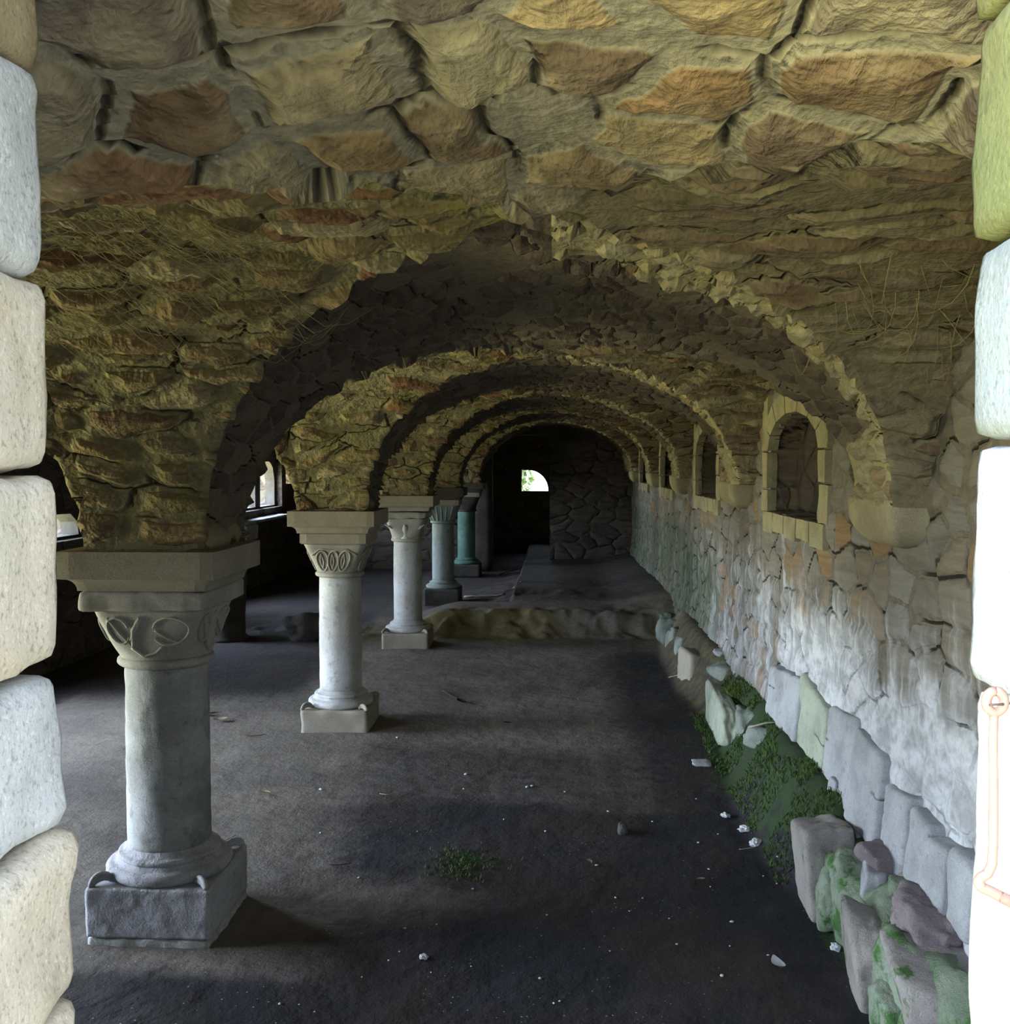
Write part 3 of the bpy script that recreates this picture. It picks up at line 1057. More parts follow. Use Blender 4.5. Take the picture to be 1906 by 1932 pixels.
# ---- entrance jambs: worn dressed blocks, tones stepped to paint in the light they get
LJ = [(-60, 130, 57, M_JAMBT), (130, 525, 70, M_JAMBC), (525, 891, 83, M_JAMB), (894, 1255, 107, M_JAMB), (1262, 1560, 110, M_JAMBC), (1568, 1880, 139, M_JAMB), (1885, 2350, 139, M_JAMB)]
RJ = [(-60, 40, 1846, M_JAMB_DIM), (44, 456, 1845, M_JAMB_DIM), (462, 830, 1847, M_JAMBG), (838, 1290, 1842, M_JAMBN), (1296, 2350, 1843, M_JAMBW)]
left = empty('door_1', (0, 0.45, 0.75), None, None)
left['kind'] = 'structure'
left['label'] = 'pale dressed stone jambs of the entrance opening'
for L_, lst in ((1, LJ), (0, RJ)):
    for k, (a, b, xe, mt) in enumerate(lst):
        xm = 50 if L_ else 1850
        z1 = at(xe, a, Y=0.95)[2] - 0.001
        z0 = at(xe, b, Y=0.95)[2] + 0.001
        xf = at(xe, (max(a, 0) + min(b, 1932)) / 2, Y=0.95)[0]
        if L_:
            v = block_vf(-1.05, xf, 0.44, 0.97, z0, z1, 0.018, 0.018, 0.006, 14, seed=k + 1)
        else:
            v = block_vf(xf, 1.0, 0.44, 0.97, z0, z1, 0.018, 0.014, 0.004, 14, seed=k + 31)
        o = mesh('jamb_stone', v[0] - np.array([0, 0.45, 0.75]), v[1], mt, left)
m = MB()
m.add(*block_vf(-1.05, 1.0, 0.44, 0.97, 0.62, at(100, 2350, Y=0.95)[2], 0.05, 0.02, 0.008, seed=90))
o = m.build('sill', M_JAMB, left)
for v in o.data.vertices:
    v.co -= Vector((0, 0.45, 0.75))

# ================================================================== COLUMNS
COLS = [  # x, front-centred y, foot z, shaft radius, materials (shaft, capital, plinth), label
    (-1.81, 4.60, -0.02, 0.188, M_GRAN, M_CAP, M_PLINTH, 'nearest and largest granite column, behind the left entrance jamb, carved curling leaf on its capital'),
    (-1.76, 8.20, 0.00, 0.172, M_GRAN2, M_CARVE, M_ABAC, 'second stone column from the entrance, with interlaced oval loops carved on its capital'),
    (-1.73, 11.85, -0.06, 0.168, M_GRAN2, M_CAP, M_ABAC, 'third stone column from the entrance, with upright curved leaves on its broken capital'),
    (-1.70, 15.40, 0.02, 0.168, M_TEAL, M_TEAL, M_DRUM, 'fourth column, bluish grey with a small fluted capital, beyond the earth bank'),
    (-1.66, 19.10, 0.06, 0.168, M_GREEN, M_DRUM, M_DRUM, 'farthest column of the row, stained green, beside the dark far opening'),
]


def cap_surf(rs, ang, t_, zt, zb, hb=0.252):
    """surface of the capital: round below, square above"""
    r0 = rs + 0.015
    n = 2 + 8 * t_ ** 1.3
    hgt = r0 + (hb - r0) * (0.30 * t_ + 0.70 * t_ ** 1.6)
    c, s = cos(ang), sin(ang)
    r = hgt / ((abs(c) ** n + abs(s) ** n) ** (1 / n))
    return (r * c, r * s, zb + (zt - zb) * t_)


def make_column(k):
    x, y, z0, rs, mS, mC, mP, lab = COLS[k]
    e = empty('stone_column', (x, y, z0), lab, 'column', 'row of columns on the left of the vaulted aisle')
    seg = 64 if k < 2 else 40
    pt = 0.265 - z0 if k == 0 else (0.175 - z0 if k < 3 else 0.24 - z0)
    zt = lambda z: z - z0
    hw = 0.282
    # foot slab + plinth
    if k == 0:
        v = block_vf(-hw + 0.004, hw - 0.002, -hw + 0.004, hw, -0.02, 0.058, 0.02, 0.012, 0.008, 16, seed=3)
        mesh('foot_slab', *v, M_DRESS if False else M_GRAN, e)
        v = block_vf(-hw, hw, -hw, hw, 0.06, pt, 0.012, 0.008, 0.004, 12, seed=4)
        mesh('plinth', *v, mP, e)
    else:
        v = block_vf(-hw + 0.01, hw - 0.01, -hw, hw, -0.06, pt, 0.03, 0.012, 0.006, 9, seed=4 + k)
        mesh('plinth', *v, mP, e)
    # attic base
    big = 0.285 if k == 0 else 0.268
    sc_ = 0.105 if k == 0 else 0.075
    prof = [(0.20, pt - 0.01), (big - 0.03, pt - 0.005)]
    for q in range(9):
        a = -pi / 2 + pi * q / 8
        prof.append((big - 0.03 + 0.03 * cos(a), pt + 0.028 + 0.03 * sin(a)))
    prof += [(big - 0.05, pt + 0.064), (rs + 0.045, pt + 0.075)]
    for q in range(7):
        a = -pi / 2 + pi * q / 6
        prof.append((rs + 0.030 + 0.015 * cos(a), pt + 0.09 + 0.013 * sin(a)))
    prof += [(rs + 0.012, pt + 0.108), (rs + 0.003, pt + 0.13), (rs - 0.01, pt + 0.132)]
    mesh('base_moulding', *lathe_vf(prof, seg, amp=0.004, seed=k), mP if k == 0 else mS, e)
    sb = pt + 0.12
    # corner claws
    if k in (0, 1, 2):
        for (sx, sy) in ((-1, -1), (1, -1), (1, 1), (-1, 1)):
            pts = []
            for q in range(11):
                a = pi * q / 10
                rr = 0.048
                dd = 0.262 + rr * cos(a) * 0.8
                pts.append((sx * dd * 0.88, sy * dd * 0.88, pt + rr * sin(a) * (1.0 if sx < 0 else 0.75)))
            tb = MB()
            tb.add(*tube_vf(pts, 0.012, 8))
            tb.add(*tube_vf([(p[0] * 0.985, p[1] * 0.985, pt + (p[2] - pt) * 0.55) for p in pts], 0.014, 8))
            tb.build('corner_claw', mP, e)
    # shaft
    s1 = zt(1.235)
    prof = [(rs, sb)]
    N_ = 26
    for q in range(1, N_):
        f_ = q / N_
        prof.append((rs * (1 + 0.012 * sin(pi * f_) - 0.012 * f_), sb + (s1 - sb) * f_))
    prof.append((rs * 0.985, s1))
    mesh('shaft', *lathe_vf(prof, seg, amp=0.0035 if k == 0 else 0.0015, seed=10 + k), mS, e)
    # necking ring
    prof = [(rs - 0.02, s1 - 0.005)]
    for q in range(11):
        a = -pi / 2 + pi * q / 10
        prof.append((rs + 0.004 + 0.026 * cos(a), s1 + 0.022 + 0.022 * sin(a)))
    prof.append((rs - 0.02, s1 + 0.048))
    mesh('necking_ring', *lathe_vf(prof, seg, amp=0.002, seed=20 + k), mC, e)
    zb, ztp = s1 + 0.042, zt(1.512)
    rings = []
    sg = 96 if k < 2 else 64
    hb = 0.252 if k != 2 else 0.235
    for q in range(15):
        t_ = q / 14
        rings.append([cap_surf(rs, 2 * pi * i / sg + pi / 4, t_, ztp, zb, hb) for i in range(sg)])
    cap = mesh('capital', *loft_vf(rings), mC, e)
    on = lambda face, u, t_, off=0.0: (lambda p: (p[0] * (1 + off), p[1] * (1 + off), p[2]))(cap_surf(rs, face + u, t_, ztp, zb, hb))

    def carve(face, uts, r, off=0.015):
        pts = []
        for i in range(len(uts) - 1):
            for q in range(5):
                f_ = q / 5
                pts.append(on(face, uts[i][0] * (1 - f_) + uts[i + 1][0] * f_, uts[i][1] * (1 - f_) + uts[i + 1][1] * f_, off))
        pts.append(on(face, uts[-1][0], uts[-1][1], off))
        return tube_vf(pts, r, 7, r * 0.7)
    if k == 0:
        for face in (-pi / 2, 0, pi, pi / 2):
            m = MB()
            lp = [(-0.50 + 0.17 * cos(a), 0.60 + 0.26 * sin(a)) for a in np.linspace(0.3, 2 * pi - 0.5, 14)]
            m.add(*carve(face, lp, 0.008))
            m.add(*carve(face, [(-0.62, 0.85), (-0.5, 0.55), (-0.33, 0.28)], 0.007))
            m.add(*carve(face, [(-0.30, 0.30), (-0.26, 0.62), (-0.10, 0.86), (-0.18, 0.66), (-0.34, 0.42)], 0.010))
            m.add(*carve(face, [(-0.34, 0.28), (-0.1, 0.10), (0.15, 0.16), (0.30, 0.30)], 0.009))
            lp = [(0.42 + 0.30 * cos(a), 0.60 + 0.27 * sin(a)) for a in np.linspace(-2.6, 2.9, 16)]
            m.add(*carve(face, lp, 0.008))
            m.add(*carve(face, [(0.16, 0.62), (0.4, 0.45), (0.62, 0.36)], 0.006))
            g = m.build('leaf_carving', mC, cap)
    elif k == 1:
        for face in (-pi / 2, 0, pi):
            m = MB()
            for c_ in (-0.42, -0.05, 0.34):
                lp = [(c_ + 0.19 * cos(a) + 0.05 * sin(a), 0.42 + 0.36 * sin(a)) for a in np.linspace(0, 2 * pi, 17)]
                m.add(*carve(face, lp, 0.008, 0.03))
                m.add(*carve(face, [(c_ - 0.05, 0.15), (c_ + 0.04, 0.4), (c_ + 0.0, 0.68), (c_ - 0.08, 0.4), (c_ - 0.05, 0.15)], 0.006, 0.03))
            m.add(*carve(face, [(-0.7, 0.62), (-0.42, 0.84), (0.0, 0.80), (0.4, 0.84), (0.72, 0.62)], 0.007, 0.03))
            m.build('loop_carving', mC, cap)
    elif k == 2:
        for a_ in list(np.arange(8) * pi / 4 + pi / 4 - pi / 2):
            corner = abs(sin(2 * a_)) > 0.7
            Vv, Ff = [], []
            n_ = 10
            for q in range(n_ + 1):
                f_ = q / n_
                r_ = rs + 0.01 + (0.15 if corner else 0.06) * f_ ** 2.2
                z_ = zb - 0.01 + 0.20 * f_ * (1 - 0.12 * f_)
                w_ = 0.05 * (1 - 0.75 * f_ ** 2)
                for s_ in (-1, 0, 1):
                    rr = r_ + (0.012 if s_ == 0 else 0.0)
                    Vv.append((rr * cos(a_) - s_ * w_ * sin(a_), rr * sin(a_) + s_ * w_ * cos(a_), z_))
                for s_ in (1, 0, -1):
                    rr = r_ - 0.012
                    Vv.append((rr * cos(a_) - s_ * w_ * sin(a_), rr * sin(a_) + s_ * w_ * cos(a_), z_))
            for q in range(n_):
                for s_ in range(6):
                    Ff.append((q * 6 + s_, q * 6 + (s_ + 1) % 6, (q + 1) * 6 + (s_ + 1) % 6, (q + 1) * 6 + s_))
            Ff.append(tuple(range(6))[::-1])
            Ff.append(tuple(n_ * 6 + s_ for s_ in range(6)))
            mesh('carved_leaf', Vv, Ff, mS, cap)
    elif k == 3:
        m = MB()
        for i in range(20):
            m.add(*carve(2 * pi * i / 20, [(0, 0.02), (0, 0.5), (0, 0.95)], 0.012, 0.01))
        m.build('fluting', mC, cap)
    # lower slab of the abacus
    a0, a1 = zt(1.515), zt(1.60)
    if k == 0:
        v = block_vf(-0.285, 0.285, -0.285, 0.285, a0, a1, 0.014, 0.014, 0.006, 11, seed=50)
        mesh('abacus_slab', *v, M_CAP, e)
    elif k == 2:
        v = block_vf(-0.25, 0.25, -0.25, 0.25, a0, a1 - 0.02, 0.02, 0.02, 0.02, 11, seed=50)
        mesh('abacus_slab', *v, mC, e)
    else:
        mesh('abacus_slab', *loft_vf([sq_ring(0.262, a0, 22), sq_ring(0.275, a0 + 0.01, 22), sq_ring(0.275, a1 - 0.004, 22), sq_ring(0.272, a1, 22)]), M_ABAC, e, smooth=False)
    # abacus: cavetto and fascia
    rg = []
    A = 0.352
    for q in range(7):
        t_ = q / 6
        rg.append(sq_ring(0.29 + 0.045 * (1 - cos(t_ * pi / 2)), a1 + 0.004 + 0.055 * sin(t_ * pi / 2), 40, 64))
    rg += [sq_ring(A, a1 + 0.062, 40, 64), sq_ring(A, zt(1.782), 40, 64)]
    mesh('abacus', *loft_vf(rg), M_ABAC if k < 3 else M_DRUM, e, smooth=False)
    return e


for k in range(5):
    make_column(k)

# ================================================================== CORBELS on the right wall
CORB = ['nearest carved stone corbel on the right wall, close to the entrance', 'second stone corbel on the right wall, between the first two niches',
        'third corbel on the right wall, mossy and small in the distance', 'fourth corbel on the right wall in the green-stained stretch',
        'last corbel on the right wall beside the end panel']
for k, py_ in enumerate((4.65, 8.5, 12.2, 15.4, 19.0)):
    e = empty('corbel', (XW, py_, 1.985), CORB[k], 'corbel', 'corbels on the right wall')
    rings = []
    for q in range(12):
        t_ = q / 11
        z_ = -0.20 * (1 - t_)
        s_ = sqrt(max(0, 1 - (1 - t_) ** 2.4))
        xo, yo = 0.05 + 0.135 * s_, 0.10 + 0.21 * s_ ** 0.8
        ring = []
        for i in range(40):
            a = 2 * pi * i / 40 + pi / 4
            n = 14
            r = 1 / ((abs(cos(a)) ** n + abs(sin(a)) ** n) ** (1 / n))
            ring.append((-xo / 2 + 0.03 + r * cos(a) * (xo / 2 + 0.03), r * sin(a) * yo, z_))
        rings.append(ring)
    rings.append([(p[0], p[1], 0.022) for p in rings[-1]])
    mesh('bowl', *loft_vf(rings), M_CORB, e)
    v = block_vf(-0.13, 0.05, -0.27, 0.27, 0.018, 0.09, 0.03, 0.02, 0.015, 10, seed=60 + k)
    mesh('springer_stone', *v, M_CORB, e)

# ================================================================== STONES at the foot of the right wall
SLABS = [  # left px, right px, top py, bottom py, material, label
    (1458, 1512, 1268, 1352, M_SLAB, 'pale blue grey upright slab at the wall foot, farthest of the leaning row'),
    (1506, 1560, 1305, 1440, M_SLABG, 'large greenish upright slab with a rounded top at the wall foot'),
    (1560, 1612, 1345, 1478, M_SLAB, 'grey cracked slab at the wall foot, right of the greenish rounded one'),
    (1613, 1668, 1402, 1545, M_SLAB, 'tall smooth grey slab at the wall foot above the mossy hollow'),
    (1669, 1716, 1490, 1608, M_SLAB, 'white-faced narrow slab at the wall foot behind the ledge'),
    (1717, 1752, 1540, 1640, M_SLAB, 'narrow pale slab at the wall foot, beside the purple ledge rock'),
    (1754, 1797, 1592, 1690, M_SLAB, 'flaking pale slab low on the wall, second from the entrance jamb'),
    (1799, 1850, 1625, 1722, M_SLAB, 'rough white-streaked slab at the wall foot, closest to the entrance jamb'),
]
for k, (pl, pr, pt_, pb, mt, lab) in enumerate(SLABS):
    cx_, cy_ = (pl + pr) / 2, (pt_ + pb) / 2
    ya, yb = at(pr, cy_ + 20, X=1.53)[1], at(pl, cy_ - 20, X=1.53)[1]
    yc = (ya + yb) / 2
    z1, z0 = at(cx_, pt_, X=1.53)[2], at(cx_, pb, X=1.53)[2]
    v, f = block_vf(1.485 + 0.008 * (k % 3), 1.61, ya + 0.008, yb - 0.008, z0 - 0.08, z1, 0.018, 0.022, 0.012, 6, seed=70 + k)
    # slightly slanting tops
    v[:, 2] += (v[:, 1] - yc) * (0.14 if k % 2 else -0.10) * (v[:, 2] > (z0 + z1) / 2)
    v[:, 0] += (v[:, 2] - z0) * 0.10
    o = mesh('footing_slab', v, f, mt)
    tag(o, lab, 'stone slab', 'upright slabs at the foot of the right wall')

ROCKS = [  # name, px, py, Z of centre, size, material, seed, cuts, rough, rotz, label
    ('ledge_block', 1560, 1625, 0.19, (0.30, 0.54, 0.42), M_LEDGE, 1, 2, 0.03, -0.1, 'big squared block with a sharp corner at the far end of the ledge'),
    ('ledge_stone', 1605, 1640, 0.32, (0.15, 0.18, 0.16), M_LEDGEG, 2, 5, 0.05, 0.2, 'dark green round lump set in the ledge behind the pale stone'),
    ('ledge_stone', 1572, 1690, 0.14, (0.15, 0.34, 0.28), M_LEDGEG, 3, 5, 0.04, -0.1, 'green tan stone low on the floor side of the ledge'),
    ('ledge_stone', 1668, 1622, 0.38, (0.24, 0.24, 0.16), M_LEDGEP, 4, 7, 0.05, 0.4, 'flat purple stone on the ledge against the white slab'),
    ('ledge_stone', 1650, 1665, 0.30, (0.13, 0.24, 0.22), M_SLAB, 5, 6, 0.03, -0.2, 'grey wedge of stone pointing down between the ledge rocks'),
    ('ledge_stone', 1705, 1690, 0.33, (0.14, 0.10, 0.12), M_LEDGEG, 6, 4, 0.03, 0.0, 'small bright green mossy stone in the middle of the ledge'),
    ('ledge_stone', 1600, 1700, 0.20, (0.10, 0.20, 0.22), M_LEDGEG, 7, 6, 0.05, 0.1, 'mossy brown stone above the gap in the ledge'),
    ('ledge_boulder', 1765, 1750, 0.34, (0.30, 0.32, 0.24), M_LEDGEP, 8, 10, 0.09, 0.3, 'rough purple grey boulder on the ledge near the entrance jamb'),
    ('ledge_boulder', 1648, 1808, 0.13, (0.22, 0.42, 0.32), M_LEDGE, 9, 3, 0.03, -0.15, 'rounded pale boulder streaked green on the floor side of the ledge'),
    ('ledge_block', 1800, 1905, 0.16, (0.42, 0.62, 0.38), M_LEDGE, 10, 3, 0.025, -0.08, 'huge smooth pale stone with a green flank at the near end of the ledge'),
    ('ledge_stone', 1690, 1925, 0.08, (0.16, 0.30, 0.24), M_LEDGEG, 11, 6, 0.05, 0.0, 'teal tinted broken stone at the lower edge of the ledge'),
    ('ledge_stone', 1740, 1665, 0.36, (0.20, 0.18, 0.12), M_LEDGEP, 12, 7, 0.05, 0.5, 'brown stone in the shade behind the purple boulder'),
    ('ledge_stone', 1810, 1735, 0.36, (0.20, 0.26, 0.14), M_LEDGE, 13, 5, 0.06, 0.2, 'earthy flat stone between the boulder and the last wall slab'),
    ('bank_block', 1318, 1264, 0.16, (0.32, 0.50, 0.36), M_ABAC, 20, 0, 0.008, 0.15, 'clean cut brownish block lying at the edge of the bank'),
    ('bank_slab', 1362, 1348, 0.16, (0.15, 1.15, 0.36), M_SLABG, 21, 2, 0.03, -0.03, 'long pale green slab edging the bank, just nearer than the cut block'),
    ('bank_stone', 1372, 1266, 0.33, (0.30, 0.42, 0.14), M_MOSSROCK, 22, 6, 0.05, 0.2, 'layered grey stone on the bank behind the long slab'),
    ('bank_stone', 1405, 1372, 0.18, (0.16, 0.55, 0.30), M_MOSSROCK, 23, 6, 0.05, -0.1, 'dark mossy rock behind the near end of the long slab'),
    ('stone_splinter', 1411, 1416, 0.11, (0.05, 0.12, 0.24), M_SLAB, 24, 4, 0.03, 0.0, 'thin upright stone splinter, left of the pair at the moss edge'),
    ('stone_splinter', 1430, 1432, 0.11, (0.09, 0.10, 0.24), M_SLAB, 25, 2, 0.02, 0.3, 'wider stone splinter with a pale face, right of the pair at the moss edge'),
    ('bank_stone', 1455, 1392, 0.30, (0.26, 0.30, 0.16), M_MOSSROCK, 26, 6, 0.06, 0.5, 'green overgrown rock in the hollow below the wall'),
    ('bank_stone', 1579, 1487, 0.44, (0.09, 0.08, 0.11), M_SLAB, 27, 4, 0.02, 0.4, 'small pale cut stone lying on the moss under the grey slab'),
    ('bank_stone', 1293, 1232, 0.12, (0.24, 0.55, 0.38), M_MOSSROCK, 28, 4, 0.03, 0.0, 'tall rounded green stone just beyond the cut block'),
    ('bank_stone', 1273, 1212, 0.11, (0.18, 0.5, 0.32), M_MOSSROCK, 29, 4, 0.04, 0.0, 'narrow green stone in the bank edge, third beyond the cut block'),
    ('bank_stone', 1259, 1190, 0.14, (0.24, 0.45, 0.32), M_MOSSROCK, 30, 5, 0.04, 0.2, 'small round green stone near the far end of the bank edge'),
    ('bank_stone', 1251, 1172, 0.15, (0.14, 0.30, 0.24), M_MOSSROCK, 31, 5, 0.05, 0.1, 'farthest green stone of the bank edge, where the earth step meets the wall bank'),
    ('bank_stone', 1278, 1196, 0.24, (0.14, 0.26, 0.16), M_MOSSROCK, 32, 5, 0.05, 0.1, 'pale green cobble on top of the far bank edge'),
    ('bank_stone', 1362, 1232, 0.42, (0.14, 0.22, 0.06), M_SLAB, 33, 5, 0.05, 0.1, 'thin flat light stone lodged between bank and wall foot'),
    ('boulder', 582, 1183, 0.14, (0.55, 0.55, 0.32), M_DRUM, 40, 6, 0.06, 0.1, 'dark boulder on the shaded floor left of the second column'),
]
for (nm, px, py, zc, size, mt, sd, cuts, rgh, rz, lab) in ROCKS:
    c_ = at(px, py, Z=zc)
    sub = 5 if py > 1500 else 4
    v, f = rock_vf(c_, size, seed=sd, sub=sub, cuts=cuts, rough=rgh, rotz=rz, boxy=0.3 if nm.endswith('block') or nm.endswith('slab') else 0.1)
    o = mesh(nm, v, f, mt)
    grp = 'loose stones of the ledge' if nm.startswith('ledge') else ('stones edging the mossy bank' if nm.startswith('bank') or 'splinter' in nm else None)
    tag(o, lab, 'stone', grp)

# rubble fill of the ledge under and between the stones
v, f = block_vf(1.29, 1.60, 2.2, 5.02, -0.05, 0.33, 0.03, 0.06, 0.06, 5, seed=5)
tag(mesh('baseboard_right', v, f, M_LEDGEG), kind='structure', label='earth and rubble core of the ledge')

# drum of stone in the left aisle
dx, dy = -4.02, 12.1
e = empty('stone_drum', (dx, dy, fz(dx, dy)), 'dark round stone drum standing in the left aisle behind the nearest column', 'stone drum')
prof = [(0.20, -0.02), (0.27, -0.02), (0.275, 0.03), (0.24, 0.06), (0.235, 0.30), (0.25, 0.55), (0.262, 0.85), (0.27, 1.02), (0.255, 1.05), (0.20, 1.055)]
mesh('body', *lathe_vf(prof, 40, amp=0.004), M_DRUM, e)
mesh('rim', *lathe_vf([(0.22, 1.03), (0.285, 1.03), (0.29, 1.06), (0.285, 1.09), (0.22, 1.09)], 40), M_DRUM, e)

# pale sill shelf under the far left window
e = empty('stone_shelf', (-5.0, 17.0, 0.9), 'bright pale stone shelf on a block below the far two-light window', 'stone shelf')
mesh('shelf_slab', *block_vf(-0.2, 0.10, -1.15, 1.55, 0.26, 0.31, 0.06, 0.015, 0.004), M_SLAB, e)
mesh('block', *block_vf(-0.2, 0.12, -1.2, -0.55, 0.0, 0.26, 0.05, 0.04, 0.008), M_SLAB, e)

# ================================================================== LITTER on the floor
C8 = lambda x, y: (400 + x * 0.5771, 1350 + y * 0.5774)
PEB = [(831, 193, 6), (1030, 234, 5), (1047, 231, 5), (357, 243, 6), (354, 384, 4), (1091, 379, 4), (1296, 314, 4), (1258, 490, 5), (853, 567, 4), (1625, 503, 4),
       (1700, 675, 6), (1520, 748, 4), (1818, 784, 4), (1667, 851, 6), (1072, 860, 5), (222, 943, 5), (578, 801, 4), (1301, 770, 3), (1118, 941, 4), (1137, 934, 4),
       (1590, 416, 4), (1584, 273, 3), (1649, 184, 3), (1154, 250, 3), (672, 379, 3), (1847, 550, 3), (1850, 462, 4), (1320, 596, 4), (1408, 597, 3), (632, 696, 3),
       (606, 73, 4), (481, 531, 5), (1495, 664, 3), (1694, 754, 3), (1655, 388, 3), (1803, 525, 3), (115, 905, 3), (336, 968, 3), (285, 945, 3), (717, 840, 3), (848, 820, 3),
       (735, 683, 3), (955, 340, 3), (823, 240, 3), (1095, 652, 3), (1630, 560, 3), (490, 855, 3), (613, 772, 3), (1365, 640, 3), (1440, 347, 3)]
bm = bmesh.new()
bmesh.ops.create_icosphere(bm, subdivisions=2, radius=1)
pv = np.array([v.co[:] for v in bm.verts])
pf = [tuple(v.index for v in f_.verts) for f_ in bm.faces]
bm.free()
peb_me = []
for k in range(3):
    P_ = pv * (1 + 0.35 * vnoise(pv, 1.3, 50 + k))[:, None]
    o_ = mesh('white_pebble', P_, pf, M_PEB)
    peb_me.append(o_.data)
    bpy.data.objects.remove(o_)
for k, (x, y, r) in enumerate(PEB):
    px, py = C8(x, y)
    X_, Y_, Z_ = on_floor(px, py)
    o = bpy.data.objects.new('white_pebble', peb_me[k % 3])
    COL.objects.link(o)
    rr = r * 0.55 * Y_ / F
    o.location = (X_, Y_, Z_ + rr * 0.35)
    o.scale = (rr * 1.25, rr, rr * 0.6)
    o.rotation_euler = (0, 0, random.uniform(0, 3))
    tag(o, 'tiny white pebble scattered on the dark earth floor', 'pebble', 'white pebbles on the floor')


def crumple(px, py, rpx, seed, name, lab, cat, mt, flat=0.7, zz=None):
    X_, Y_, Z_ = on_floor(px, py)
    r = rpx * Y_ / F
    bm = bmesh.new()
    bmesh.ops.create_icosphere(bm, subdivisions=3, radius=1)
    V = np.array([v.co[:] for v in bm.verts])
    Fq = [tuple(v.index for v in f_.verts) for f_ in bm.faces]
    bm.free()
    V = V * (1 + 0.45 * vnoise(V, 2.2, seed) + 0.25 * vnoise(V, 5, seed + 1))[:, None]
    V = V * np.array([r, r, r * flat]) + np.array([X_, Y_, Z_ + r * flat * 0.7])
    return tag(mesh(name, V, Fq, mt, smooth=False), lab, cat, None)


crumple(1426, 1594, 10, 3, 'white_scrap', 'crumpled white ball on the dark floor beside the mossy bank', 'scrap', M_PEB)
crumple(1405, 1568, 11, 5, 'white_scrap', 'pointed torn white scrap on the floor, beyond the crumpled ball', 'scrap', M_PEB, 0.5)
crumple(1369, 1541, 8, 7, 'white_scrap', 'small torn white scrap, farthest of the three by the mossy bank', 'scrap', M_PEB, 0.5)
crumple(800, 1808, 8, 9, 'white_scrap', 'bright bluish white scrap alone on the foreground floor', 'scrap', M_PEB, 0.6)
crumple(1577, 1792, 9, 12, 'white_scrap', 'white oblong pebble wedged under the pale ledge boulder', 'pebble', M_PEB, 0.8)

X_, Y_, Z_ = on_floor(1323, 1441)
v, f = rock_vf((X_, Y_, Z_ + 0.008), (0.145, 0.12, 0.03), seed=77, sub=3, cuts=2, rough=0.04)
tag(mesh('flat_stone', v, f, M_SLAB), 'flat oval pale stone lying on the dark floor near the splinters', 'stone')
X_, Y_, Z_ = on_floor(1175, 1570)
v, f = rock_vf((X_, Y_, Z_ + 0.02), (0.055, 0.10, 0.06), seed=78, sub=3, cuts=5, rough=0.03)
tag(mesh('dark_shard', v, f, M_DRUM), 'dark upright shard with a pale edge in the middle of the floor', 'stone')


def leaf_vf(L, Wd, curl, n=8):
    V, Fq = [], []
    for i in range(n + 1):
        s_ = i / n
        w = Wd * sin(pi * min(1, max(0.02, s_ * 0.96 + 0.02))) ** 0.8
        zc = curl * (s_ - 0.5) ** 2
        V += [(-w, s_ * L, zc + w * 0.5), (0, s_ * L, zc), (w, s_ * L, zc + w * 0.3)]
    b = len(V)
    V += [(a, c_, d - 0.0012) for a, c_, d in V]
    for i in range(n):
        for j in (0, 1):
            a = i * 3 + j
            Fq.append((a, a + 1, a + 4, a + 3))
            Fq.append((b + a, b + a + 3, b + a + 4, b + a + 1))
    return np.array(V), Fq


def leaf(px, py, L, rz, lab, mt=None, curl=0.3, tilt=0.0):
    X_, Y_, Z_ = on_floor(px, py)
    v, f = leaf_vf(L, L * 0.28, curl * L)
    c_, s_ = cos(rz), sin(rz)
    v = v @ np.array([[c_, s_, 0], [-s_, c_, 0], [0, 0, 1]])
    v += np.array([X_, Y_, Z_ + 0.012])
    return tag(mesh('dry_leaf', v, f, mt or M_LEAF), lab, 'leaf', 'dry leaves on the floor')


leaf(392, 1352, 0.13, 0.9, 'larger pale curled leaf right of the nearest column shaft', curl=0.9)
leaf(402, 1362, 0.12, -1.2, 'pale leaf overlapping the larger one beside the nearest column', curl=0.5)
leaf(398, 1344, 0.10, 2.2, 'dark folded leaf behind the pale leaves beside the nearest column', M_TWIG, 0.7)
leaf(880, 1330, 0.14, 0.7, 'dark curled leaf on the floor between the second column and the bank', M_TWIG, 0.6)
leaf(965, 1367, 0.08, 1.2, 'small dark leaf right of the second column base', M_TWIG)
leaf(1115, 1634, 0.06, 0.3, 'small light leaf on the foreground floor right of the centre', M_LEAF)
leaf(1478, 1838, 0.10, 0.2, 'curled white leaf on the floor near the lower ledge', M_PEB, 0.9)
leaf(1330, 1662, 0.05, 1.9, 'tiny light leaf on the foreground floor near the ledge', M_LEAF)
leaf(510, 1500, 0.08, 1.2, 'yellowish bit of leaf on the floor right of the nearest column', M_DRY)


def stick(name, pxs, r, mt, lab, lift=0.01, group='twigs on the floor'):
    pts = []
    for (px, py) in pxs:
        X_, Y_, Z_ = on_floor(px, py)
        pts.append((X_, Y_, Z_ + lift))
    fine = []
    for i in range(len(pts) - 1):
        for q in range(5):
            f_ = q / 5
            fine.append(tuple(pts[i][j] * (1 - f_) + pts[i + 1][j] * f_ + random.uniform(-1, 1) * r * 0.4 for j in range(3)))
    fine.append(pts[-1])
    v, f = tube_vf(fine, r, 6, r * 0.4)
    return tag(mesh(name, v, f, mt), lab, 'twig', group)


